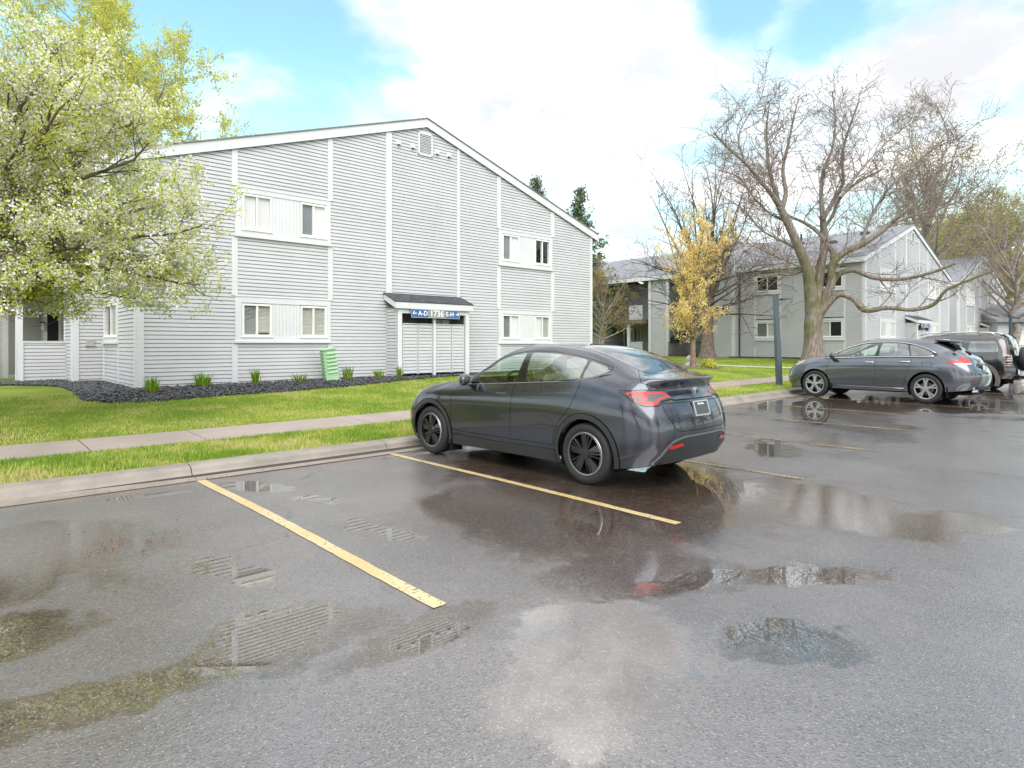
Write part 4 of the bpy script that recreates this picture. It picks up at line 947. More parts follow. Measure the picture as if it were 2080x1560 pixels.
def cabin(parent, seat, x0, zf=.35, w=.60, belt=1.0, xs=(-.15, -1.0), dash=.75, head=True, zs=0.0):
    mb = MB(); mb.box(-1.7, 1.25, -.78, .78, zf-.05, zf); mb.build('cabin_floor', under_m, parent)
    for sx, nm in ((xs[0], 'front'), (xs[1], 'rear')):
        for sy in ((.37, -.37) if nm == 'front' else (.36, 0, -.36)):
            mb = MB(); ww = .25 if nm == 'front' else .21
            mb.hexa([(sx-.25, sy-ww, zf+.1), (sx+.28, sy-ww, zf+.12), (sx+.28, sy+ww, zf+.12), (sx-.25, sy+ww, zf+.1), (sx-.22, sy-ww, zf+.30), (sx+.30, sy-ww, zf+.34), (sx+.30, sy+ww, zf+.34), (sx-.22, sy+ww, zf+.30)])
            mb.hexa([(sx-.30, sy-ww, zf+.25), (sx-.16, sy-ww, zf+.25), (sx-.16, sy+ww, zf+.25), (sx-.30, sy+ww, zf+.25), (sx-.46, sy-ww*.85, zf+.82+zs), (sx-.36, sy-ww*.85, zf+.82+zs), (sx-.36, sy+ww*.85, zf+.82+zs), (sx-.46, sy+ww*.85, zf+.82+zs)])
            mb.hexa([(sx-.475, sy-.13, zf+.85+zs), (sx-.385, sy-.13, zf+.85+zs), (sx-.385, sy+.13, zf+.85+zs), (sx-.475, sy+.13, zf+.85+zs), (sx-.50, sy-.11, zf+1.02+zs), (sx-.43, sy-.11, zf+1.02+zs), (sx-.43, sy+.11, zf+1.02+zs), (sx-.50, sy+.11, zf+1.02+zs)])
            mb.build('seat', seat, parent, bevel=.03)
    mb = MB(); mb.hexa([(dash, -.72, belt-.45), (1.25, -.72, belt-.45), (1.25, .72, belt-.45), (dash, .72, belt-.45), (dash-.08, -.72, belt-.04), (dash+.22, -.70, belt-.02), (dash+.22, .70, belt-.02), (dash-.08, .72, belt-.04)]); mb.build('dashboard', seatd, parent, bevel=.02)
    mb = MB(); c = Vector((dash-.28, .37, belt+.02)); pts = []
    for k in range(25):
        a = 2*math.pi*k/24; pts.append(c+Vector((-.06*math.sin(a)*1.0+0, .185*math.cos(a), .175*math.sin(a))))
    mb.tube(pts, .016, 6); mb.tube([c+Vector((0, -.17, 0)), c+Vector((.03, 0, 0)), c+Vector((0, .17, 0))], .02, 5); mb.tube([c+Vector((.03, 0, 0)), c+Vector((.3, 0, -.12))], .03, 6); mb.build('steering_wheel', seatd, parent, smooth=True)
def mirror(parent, x, y, z, m, s):
    mb = MB(); P = lambda a, b, c: (x+a, s*(y+b), z+c)
    n = 14; rings = []
    for i, (t, sc) in enumerate(((-.02, .25), (.0, .72), (.05, .95), (.12, 1.0), (.18, .86), (.215, .45))):
        rings.append([P(.08-.05*math.cos(2*math.pi*k/n)*sc*1.6-(.02*i), t, .07+.085*math.sin(2*math.pi*k/n)*sc) for k in range(n)])
    vs = [p for r in rings for p in r]; fs = [(i*n+k, i*n+(k+1) % n, (i+1)*n+(k+1) % n, (i+1)*n+k) for i in range(len(rings)-1) for k in range(n)]+[tuple(range(n)), tuple(range((len(rings)-1)*n, len(rings)*n))]
    mb.add(vs, fs); mb.hexa([P(.02, -.10, -.045), P(.10, -.10, -.045), P(.09, .03, .0), P(.02, .03, .0), P(.02, -.10, -.015), P(.10, -.10, -.015), P(.09, .04, .03), P(.02, .04, .03)])
    o = mb.build('wing_mirror', m, parent, smooth=True)
    mb = MB(); mb.add([P(-.025-.0, .02+.085+.075*math.cos(a), .07+.066*math.sin(a)) for a in [2*math.pi*k/16 for k in range(16)]], [tuple(range(16))]); mb.build('mirror_glass', MATS['mirror_glass'], o, fix=False)
    return o
mat('mirror_glass', (.45, .52, .50), .05, metal=1)
def arch_cut(bm, wb, zc, Rr):
    circ = lambda x, r: [(x+r*math.cos(a), zc+r*math.sin(a)) for a in np.linspace(0, 2*math.pi, 64, endpoint=False)]
    side = lambda C: (np.abs(C[:, 1]) > .45)
    for x in (wb/2, -wb/2):
        cut(bm, 'side', circ(x, Rr), side)
        bmesh.ops.delete(bm, geom=inside(bm, 'side', circ(x, Rr), side), context='FACES')
    loose = [v for v in bm.verts if not v.link_faces]
    bmesh.ops.delete(bm, geom=loose, context='VERTS')
def liners(parent, wb, zc, Rr, y0, y1, nose, tail, zb, w):
    for x in (wb/2, -wb/2):
        for s in (1, -1):
            mb = MB(); pts = [(x+Rr*math.cos(a), zc+Rr*math.sin(a)) for a in np.linspace(-.45, math.pi+.45, 28)]
            for (a, b), (c, d) in zip(pts, pts[1:]): mb.quad((a, s*y0, b), (c, s*y0, d), (c, s*y1, d), (a, s*y1, b))
            mb.add([(p, s*y0, q) for p, q in pts], [tuple(range(len(pts)))]); mb.build('wheel_liner', under_m, parent, fix=False)
    mb = MB(); mb.box(tail, nose, -w, w, zb, zb+.04); mb.box(-wb/2-.25, wb/2+.3, -.35, .35, zb-.03, zb); mb.build('underbody', under_m, parent)
def circ(x, z, r, n=48): return [(x+r*math.cos(a), z+r*math.sin(a)) for a in np.linspace(0, 2*math.pi, n, endpoint=False)]
def plate(parent, x, z, w, h, tilt, frame, face, name='number_plate', y=0):
    T = Matrix.Translation((x, y, z)) @ Matrix.Rotation(R(tilt), 4, 'Y')
    mb = MB(); mb.box(-.012, .004, -w/2, w/2, -h/2, h/2); mb.v = [tuple(T @ Vector(v)) for v in mb.v]; p = mb.build(name, face, parent, bevel=.003)
    mb = MB(); t = .012
    for (a, b, c, d) in ((-w/2-t, w/2+t, h/2-t*.4, h/2+t), (-w/2-t, w/2+t, -h/2-t, -h/2+t*.4), (-w/2-t, -w/2+t*.4, -h/2, h/2), (w/2-t*.4, w/2+t, -h/2, h/2)): mb.box(-.02, .0, a, b, c, d)
    mb.v = [tuple(T @ Vector(v)) for v in mb.v]; mb.build('plate_frame', frame, p, bevel=.002)
    return p, T

# ---------------- the near hatchback
ROWS_A = [
 [(2.22,0,.22),(2.20,.4,.22),(2.10,.70,.22),(1.98,.84,.22),(1.8,.90,.21),(1.445,.91,.20),(.95,.90,.20),(.4,.89,.20),(-.2,.89,.20),(-.8,.90,.20),(-1.3,.91,.20),(-1.75,.91,.22),(-2.05,.85,.26),(-2.21,.73,.29),(-2.29,.55,.30),(-2.33,.3,.31),(-2.34,0,.31)],
 [(2.30,0,.40),(2.28,.4,.40),(2.18,.72,.40),(2.04,.87,.40),(1.85,.93,.40),(1.445,.945,.40),(.95,.925,.36),(.4,.915,.35),(-.2,.915,.35),(-.8,.925,.36),(-1.3,.95,.40),(-1.75,.945,.42),(-2.1,.89,.44),(-2.28,.78,.45),(-2.37,.57,.46),(-2.41,.3,.47),(-2.42,0,.47)],
 [(2.31,0,.62),(2.28,.4,.62),(2.18,.70,.63),(2.03,.87,.65),(1.83,.94,.66),(1.445,.96,.66),(.95,.94,.64),(.4,.93,.64),(-.2,.93,.64),(-.8,.94,.65),(-1.3,.96,.66),(-1.75,.955,.66),(-2.1,.90,.65),(-2.29,.80,.64),(-2.39,.58,.64),(-2.43,.3,.64),(-2.44,0,.64)],
 [(2.25,0,.76),(2.21,.38,.77),(2.10,.64,.80),(1.94,.80,.86),(1.75,.89,.90),(1.42,.925,.935),(.95,.918,.955),(.4,.914,.97),(-.2,.914,.985),(-.8,.924,1.0),(-1.3,.935,1.01),(-1.75,.92,1.01),(-2.06,.86,1.0),(-2.20,.76,.99),(-2.30,.57,.98),(-2.335,.3,.98),(-2.345,0,.98)],
 [(2.14,0,.83),(2.10,.36,.84),(1.99,.58,.88),(1.83,.72,.94),(1.66,.81,.985),(1.36,.855,1.02),(.95,.862,1.035),(.4,.858,1.075),(-.2,.858,1.11),(-.8,.860,1.15),(-1.3,.862,1.185),(-1.75,.835,1.185),(-2.03,.77,1.155),(-2.13,.69,1.135),(-2.20,.54,1.13),(-2.222,.3,1.13),(-2.228,0,1.13)],
 [(2.0,0,.87),(1.96,.33,.88),(1.86,.52,.92),(1.70,.64,.98),(1.52,.71,1.03),(1.14,.765,1.065),(.63,.74,1.20),(.16,.670,1.46),(-.30,.648,1.538),(-.85,.652,1.528),(-1.32,.668,1.445),(-1.70,.688,1.335),(-2.01,.69,1.238),(-2.15,.65,1.228),(-2.27,.53,1.222),(-2.318,.3,1.225),(-2.33,0,1.228)],
 [(1.85,0,.91),(1.80,.28,.92),(1.7,.44,.96),(1.55,.53,1.01),(1.36,.59,1.05),(.98,.65,1.10),(.49,.66,1.285),(.08,.60,1.52),(-.32,.588,1.584),(-.85,.588,1.573),(-1.32,.60,1.50),(-1.68,.61,1.388),(-1.96,.60,1.278),(-2.08,.55,1.248),(-2.19,.45,1.242),(-2.235,.26,1.246),(-2.245,0,1.25)],
 [(1.6,0,.985),(1.55,.18,.99),(1.47,.28,1.01),(1.36,.34,1.04),(1.2,.38,1.07),(.86,.43,1.14),(.39,.43,1.35),(.02,.38,1.58),(-.35,.37,1.619),(-.86,.37,1.609),(-1.32,.385,1.548),(-1.66,.39,1.438),(-1.90,.385,1.322),(-2.01,.345,1.278),(-2.1,.275,1.268),(-2.135,.165,1.268),(-2.145,0,1.27)],
 [(1.4,0,1.045),(1.36,0,1.05),(1.3,0,1.06),(1.20,0,1.075),(1.05,0,1.10),(.80,0,1.17),(.34,0,1.38),(0,0,1.597),(-.38,0,1.631),(-.88,0,1.621),(-1.33,0,1.566),(-1.65,0,1.468),(-1.86,0,1.356),(-1.96,0,1.312),(-2.03,0,1.298),(-2.06,0,1.294),(-2.07,0,1.293)]]
def near_car():
    wb = 2.89; zc = .355; r = empty('parked_car', (0, 0, 0)); bm = shell(ROWS_A)
    arch_cut(bm, wb, zc, .40)
    top = [(.645, 1.125), (.47, 1.262), (.21, 1.402), (0, 1.478), (-.25, 1.522), (-.6, 1.530), (-.95, 1.508), (-1.25, 1.460), (-1.5, 1.402), (-1.65, 1.358)]
    bot = [(-1.685, 1.328), (-1.60, 1.272), (-1.47, 1.228), (-1.29, 1.198), (-.8, 1.158), (-.3, 1.124), (.2, 1.092), (.5, 1.072), (.66, 1.064)]
    dlo = spline2(top, 4)+spline2(bot, 4)
    def inset(x0f, x1f, ins=.022):   # pane between two slanted x limits inside the window outline
        return ins, x0f, x1f
    T = np.array(spline2(top, 6)); Bt = np.array(spline2(bot, 6))
    tz = lambda x: float(np.interp(-x, -T[:, 0], T[:, 1])); bz = lambda x: float(np.interp(x, Bt[:, 0], Bt[:, 1]))
    def pane(xa_b, xa_t, xb_b, xb_t, rear_tip=False):
        N = 14; up = []; dn = []
        for k in range(N+1):
            x = xa_t+(xb_t-xa_t)*k/N; up.append((x, tz(x)-.020))
            x = xa_b+(xb_b-xa_b)*k/N; dn.append((x, bz(x)+.014))
        return up+dn[::-1]
    p1 = pane(-.22, -.29, .60, .50); p2 = pane(-1.29, -1.31, -.40, -.385); p3 = pane(-1.62, -1.62, -1.325, -1.345)
    S = lambda C: C[:, 2] > .9
    PH = lambda d: d/60.0
    cl = lambda x: circ(x, zc, .468)
    fdoor = rpoly([(.99, .40), (.985, .90), (.78, 1.085), (-.25, 1.14), (-.21, .70), (-.20, .40)], .04)
    rdoor = rpoly([(-.20, .40), (-.21, .70), (-.25, 1.14), (-1.31, 1.22), (-1.325, 1.12), (-1.28, .97), (-1.18, .82), (-1.05, .70), (-.97, .56), (-.955, .40)], .04)
    sill = [(1.02, .15), (1.02, .345), (.0, .335), (-1.02, .35), (-1.02, .15)]
    wsh = spline2([(.76, -.64), (.86, -.45), (.91, -.2), (.92, 0), (.91, .2), (.86, .45), (.76, .64)], 4)+spline2([(.40, .60), (.07, .53), (.02, .38), (.0, .15), (.0, -.15), (.02, -.38), (.07, -.53), (.40, -.60)], 3)
    roofg = spline2([(-.07, -.50), (-.05, -.3), (-.05, .3), (-.07, .50)], 4)+spline2([(-.3, .515), (-.8, .52), (-1.3, .53), (-1.75, .53), (-1.93, .49), (-2.015, .36), (-2.055, .16), (-2.055, -.16), (-2.015, -.36), (-1.93, -.49), (-1.75, -.53), (-1.3, -.53), (-.8, -.52), (-.3, -.515)], 3)
    hood = spline2([(2.16, -.50), (2.2, -.25), (2.2, .25), (2.16, .50)], 4)+spline2([(2.0, .66), (1.75, .755), (1.45, .80), (1.08, .79), (.94, .73), (1.0, .4), (1.01, 0), (1.0, -.4), (.94, -.73), (1.08, -.79), (1.45, -.80), (1.75, -.755), (2.0, -.66)], 3)
    # back: lamp, gate and valance outlines in (angle round the tail / 60, height)
    lamp = [(PH(68), 1.10), (PH(62), 1.045), (PH(55), .965), (PH(51), .942), (PH(43), .940), (PH(40.3), .952), (PH(39.2), 1.0), (PH(31), 1.022), (PH(28), 1.030), (PH(30), 1.066), (PH(33), 1.098), (PH(40), 1.112), (PH(52), 1.115)]
    lampr = [(PH(63), 1.083), (PH(58), 1.028), (PH(53.5), .974), (PH(50), .960), (PH(43.6), .958), (PH(41.6), .970), (PH(40.6), 1.012), (PH(31), 1.036), (PH(32), 1.060), (PH(34.5), 1.083), (PH(42), 1.095), (PH(53), 1.098)]
    lampi = [(PH(47.5), 1.068), (PH(49), .992), (PH(42.8), .988), (PH(41.5), 1.022), (PH(34.5), 1.042), (PH(36.5), 1.064), (PH(41), 1.072)]
    lamps = [(PH(60), 1.062), (PH(55), 1.0), (PH(52.4), .998), (PH(51.8), 1.03), (PH(53.5), 1.04)]
    gate = [(PH(-2), .655), (PH(27), .660), (PH(31), .69), (PH(35.5), .80), (PH(38.2), .90), (PH(40.6), 1.0), (PH(41.2), 1.14), (PH(52), 1.19), (PH(53), 1.32), (PH(-2), 1.32)]
    dif = rpoly([(-.745, .30), (-.66, .47), (-.56, .555), (-.40, .588), (.40, .588), (.56, .555), (.66, .47), (.745, .30), (.45, .285), (.25, .31), (-.25, .31), (-.45, .285)], .05)
    lip = [(-.70, .62), (-.76, .66)]
    trimline = rpoly([(-.772, .30), (-.70, .48), (-.59, .578), (-.41, .613), (.41, .613), (.59, .578), (.70, .48), (.772, .30), (.45, .287), (-.45, .287)], .05)
    handle_gap = [(PH(-2), .965), (PH(39.7), .968), (PH(39.4), .992), (PH(31), 1.013), (PH(27.5), 1.000), (PH(-2), .998)]
    refl = [[(s*.665, .505), (s*.43, .535), (s*.41, .500), (s*.60, .470)] for s in (1, -1)]
    hl = lambda C: C[:, 0] > 1.6
    cuts = [('side', dlo, S), ('side', p1, S), ('side', p2, S), ('side', p3, S), ('side', fdoor, None), ('side', rdoor, None), ('side', sill, None), ('side', cl(wb/2), None), ('side', cl(-wb/2), None),
            ('top', wsh, lambda C: C[:, 2] > .9), ('top', roofg, lambda C: C[:, 2] > 1.15), ('top', hood, lambda C: C[:, 0] > .75), ('phi', lamp, None), ('phi', lampr, None), ('phi', lampi, None), ('phi', lamps, None), ('phi', gate, None), ('rear', trimline, None), ('rear', dif, None), ('phi', handle_gap, None)]+[('rear', q, None) for q in refl]
    for k, p, y in cuts: cut(bm, k, p, y)
    lay = bm.faces.layers.int.new('pid')
    def setp(kind, poly, pid, y=None, only=None):
        for f in inside(bm, kind, poly, y):
            if only is None or f[lay] in only: f[lay] = pid
    L_ = lambda C: C[:, 1] > 0; Rt = lambda C: C[:, 1] < 0
    both = lambda c, f: (lambda C: c(C) & f(C))
    setp('top', hood, 1, lambda C: C[:, 0] > .75); setp('phi', gate, 2)
    for s, i in ((L_, 0), (Rt, 20)):
        setp('side', fdoor, 3+i, s); setp('side', rdoor, 4+i, s); setp('side', sill, 5+i, s)
        setp('side', cl(wb/2), 6+i, s, (0, 1, 3+i, 5+i)); setp('side', cl(-wb/2), 7+i, s, (0, 2, 4+i, 5+i))
        setp('side', dlo, 8+i, both(S, s)); setp('side', p1, 9+i, both(S, s)); setp('side', p2, 10+i, both(S, s)); setp('side', p3, 11+i, both(S, s))
        setp('phi', lamp, 12+i, s); setp('phi', lampr, 13+i, s); setp('phi', lampi, 14+i, s); setp('phi', lamps, 15+i, s)
    setp('top', wsh, 40, lambda C: C[:, 2] > .9); setp('top', roofg, 41, lambda C: C[:, 2] > 1.15)
    setp('rear', trimline, 42, None, (0, 2)); setp('rear', dif, 43); setp('phi', handle_gap, 44, None, (0, 2))
    setp('rear', refl[0], 45); setp('rear', refl[1], 46)
    # upper lip of the gate ends on the glass; above the window line the quarter panel stays body
    sp = {0: ('body', paint_a, .0027, 0, None, None), 1: ('bonnet', paint_a, .0027, 0, None, None), 2: ('tailgate', paint_a, .0027, 0, None, None), 40: ('windscreen', g_clear, 0, 0, None, None), 41: ('glass_roof', g_roof, 0, 0, None, None),
          42: ('bumper_trim', MATS['satin_trim'], 0, .004, None, None), 43: ('rear_valance', cladd, 0, -.004, None, None), 44: ('tailgate_recess', glossblk, 0, -.006, 2, None), 45: ('reflector', redl, 0, .003, 43, None), 46: ('reflector', redl, 0, .003, 43, None)}
    for i in (0, 20):
        sp.update({3+i: ('front_door', paint_a, .0027, 0, None, None), 4+i: ('rear_door', paint_a, .0027, 0, None, None), 5+i: ('side_sill', cladd, 0, .001, None, None), 6+i: ('wheel_arch_trim', cladd, .003, .008, None, None), 7+i: ('wheel_arch_trim', cladd, .003, .008, None, None),
                   8+i: ('window_trim', glossblk, 0, 0, None, None), 9+i: ('front_window', g_clear, 0, -.002, 3+i, None), 10+i: ('rear_window', g_dark, 0, -.002, 4+i, None), 11+i: ('quarter_window', g_roof, 0, -.002, None, None),
                   12+i: ('tail_lamp', glossblk, 0, .001, None, None), 13+i: ('lamp_band', redl, 0, .002, 12+i, None), 14+i: ('lamp_core', MATS['lamp_smoke'], 0, .002, 12+i, None), 15+i: ('lamp_corner', glossblk, 0, .003, 12+i, None)})
    made = emit_parts(bm, lay, sp, r, {}); bm.free()
    for (x, y) in ((wb/2, .822), (wb/2, -.822), (-wb/2, .822), (-wb/2, -.822)): wheel(r, x, y, .355, 'dark')
    liners(r, wb, zc, .405, .55, .90, 1.8, -1.75, .21, .62)
    mb = MB(); mb.box(-2.27, -1.72, -.66, .66, .315, .345); mb.build('undertray', under_m, r)
    cabin(r, seatm, 0, belt=1.05, xs=(-.12, -1.02), dash=.58, zs=.06)
    for s, i in ((1, 0), (-1, 20)):
        mirror(r, .60, .88, 1.06, paint_a, s)
        for (x, z, pid) in ((-.03, .972, 3+i), (-1.08, 1.00, 4+i)):
            mb = MB(); mb.box(x-.10, x+.10, s*.915, s*.926, z-.013, z+.013); mb.build('door_handle', MATS['handle_dark'], made[pid], bevel=.006)
        mb = MB(); P = lambda x, z, o: (x, s*(.927+o), z); mb.add([P(1.17, .925, .004), P(1.05, .935, .003), P(1.03, .925, .003), P(1.10, .885, .006)], [(0, 1, 2, 3)]); mb.build('side_badge', chrome, made[0], fix=False)
        mb = MB(); mb.add([P(1.16, .920, .0065), P(1.06, .928, .0055), P(1.105, .893, .0085)], [(0, 1, 2)]); mb.build('side_camera', glossblk, made[0], fix=False)
        mb = MB(); mb.box(.99, 1.03, s*.72, s*.92, .10, .36); mb.build('mud_flap', under_m, r)
        mb = MB(); zg = lambda x: float(np.interp(x, [-1.75, -1.3, -.8, -.2, .4, .95], [1.185, 1.185, 1.15, 1.11, 1.075, 1.035])); pts = [(x, s*(.862-max(0, bz(x)-zg(x))*.62), bz(x)-.004) for x in np.linspace(.66, -1.68, 40)]
        mb.tube(pts, .007, 5); mb.build('belt_strip', MATS['satin_trim'], r, smooth=True)
    # emblem, plate and badge on the tail
    T = Matrix.Translation((-2.318, 0, 1.078)) @ Matrix.Rotation(R(14), 4, 'Y'); mb = MB()
    def leaf(pts): mb.add([tuple(T @ Vector((-.006, y, z))) for y, z in pts]+[tuple(T @ Vector((.03, y, z))) for y, z in pts], [tuple(range(len(pts)))]+[(i, (i+1) % len(pts), len(pts)+(i+1) % len(pts), len(pts)+i) for i in range(len(pts))])
    leaf([(-.046, .036), (-.03, .041), (0, .043), (.03, .041), (.046, .036), (.043, .029), (0, .035), (-.043, .029)])
    leaf([(-.042, .024), (-.02, .028), (0, .029), (.02, .028), (.042, .024), (.034, .010), (.016, .014), (.009, .012), (0, -.052), (-.009, .012), (-.016, .014), (-.034, .010)])
    mb.build('emblem', chrome, made[2])
    p, T = plate(made[2], -2.392, .885, .305, .152, 16, MATS['plate_chrome'], MATS['plate_dark'])
    M = T @ Matrix.Translation((-.0135, 0, .052)) @ Matrix(((0, 0, -1, 0), (-1, 0, 0, 0), (0, 1, 0, 0), (0, 0, 0, 1)))
    text_mesh('Minnesota', .032, 'plate_lettering', signw, p, M, .001, bold=.001)
    T = Matrix.Translation((-2.372, -.50, .80)) @ Matrix.Rotation(R(-11), 4, 'Z') @ Matrix.Rotation(R(17), 4, 'Y')
    M = T @ Matrix(((0, 0, -1, 0), (-1, 0, 0, 0), (0, 1, 0, 0), (0, 0, 0, 1))); text_mesh('DUAL MOTOR', .022, 'badge', chrome, made[2], M, .006, bold=.0006)
    return r
mat('satin_trim', (.30, .31, .33), .3, metal=.9); mat('lamp_smoke', (.10, .09, .095), .35); mat('handle_dark', (.05, .052, .06), .3, coat=1); mat('plate_chrome', (.7, .7, .72), .2, metal=.9); mat('plate_dark', (.07, .072, .076), .35)

# ---------------- the grey crossover
ROWS_B = [
 [(2.28,0,.24),(2.26,.4,.24),(2.14,.72,.25),(1.99,.85,.25),(1.8,.89,.26),(1.39,.90,.27),(.95,.89,.27),(.4,.88,.27),(-.2,.88,.27),(-.8,.89,.27),(-1.3,.90,.28),(-1.75,.90,.30),(-2.05,.86,.33),(-2.25,.74,.36),(-2.36,.55,.37),(-2.40,.3,.37),(-2.41,0,.37)],
 [(2.38,0,.45),(2.35,.4,.45),(2.22,.74,.45),(2.05,.88,.46),(1.82,.93,.46),(1.39,.94,.46),(.95,.92,.42),(.4,.91,.42),(-.2,.91,.42),(-.8,.92,.43),(-1.3,.945,.46),(-1.75,.94,.5),(-2.1,.90,.52),(-2.33,.78,.54),(-2.44,.57,.55),(-2.47,.3,.55),(-2.48,0,.55)],
 [(2.37,0,.66),(2.34,.4,.66),(2.21,.72,.68),(2.04,.87,.69),(1.82,.94,.7),(1.39,.955,.7),(.95,.94,.68),(.4,.935,.68),(-.2,.935,.68),(-.8,.945,.69),(-1.3,.955,.70),(-1.75,.95,.72),(-2.1,.905,.73),(-2.33,.79,.735),(-2.45,.58,.735),(-2.48,.3,.735),(-2.49,0,.735)],
 [(2.30,0,.80),(2.26,.38,.81),(2.12,.66,.85),(1.94,.81,.90),(1.74,.89,.93),(1.38,.915,.97),(.95,.915,.97),(.4,.92,.97),(-.2,.92,.98),(-.8,.93,.99),(-1.3,.935,1.0),(-1.75,.92,1.0),(-2.07,.86,1.0),(-2.24,.75,.98),(-2.32,.56,.96),(-2.35,.3,.95),(-2.36,0,.95)],
 [(2.18,0,.88),(2.13,.36,.89),(2.0,.60,.94),(1.83,.73,1.0),(1.66,.80,1.04),(1.34,.85,1.08),(.95,.865,1.07),(.4,.87,1.08),(-.2,.87,1.10),(-.8,.87,1.12),(-1.3,.86,1.14),(-1.72,.83,1.15),(-2.0,.76,1.15),(-2.12,.67,1.14),(-2.22,.52,1.13),(-2.26,.3,1.13),(-2.27,0,1.13)],
 [(2.02,0,.95),(1.98,.33,.96),(1.87,.52,1.0),(1.70,.64,1.05),(1.52,.71,1.09),(1.26,.75,1.12),(.85,.745,1.22),(.32,.67,1.47),(-.2,.655,1.53),(-.8,.655,1.52),(-1.3,.66,1.44),(-1.68,.66,1.33),(-1.88,.64,1.26),(-1.98,.60,1.235),(-2.08,.48,1.22),(-2.12,.28,1.22),(-2.13,0,1.22)],
 [(1.87,0,.99),(1.82,.28,1.0),(1.72,.44,1.04),(1.56,.53,1.08),(1.37,.59,1.11),(1.12,.64,1.15),(.72,.66,1.29),(.24,.60,1.53),(-.2,.59,1.575),(-.8,.59,1.57),(-1.3,.59,1.52),(-1.62,.585,1.44),(-1.78,.575,1.37),(-1.87,.53,1.34),(-1.95,.43,1.33),(-1.98,.25,1.33),(-1.99,0,1.33)],
 [(1.6,0,1.06),(1.55,.18,1.06),(1.48,.28,1.08),(1.37,.34,1.10),(1.22,.38,1.13),(.99,.42,1.19),(.6,.43,1.36),(.18,.38,1.57),(-.2,.37,1.605),(-.8,.37,1.60),(-1.3,.37,1.56),(-1.56,.37,1.525),(-1.68,.365,1.48),(-1.75,.34,1.46),(-1.81,.27,1.45),(-1.83,.16,1.45),(-1.84,0,1.45)],
 [(1.4,0,1.11),(1.36,0,1.112),(1.3,0,1.12),(1.23,0,1.13),(1.12,0,1.15),(.92,0,1.21),(.54,0,1.38),(.15,0,1.585),(-.2,0,1.615),(-.8,0,1.61),(-1.3,0,1.58),(-1.5,0,1.565),(-1.6,0,1.555),(-1.65,0,1.55),(-1.69,0,1.548),(-1.7,0,1.547),(-1.71,0,1.547)]]
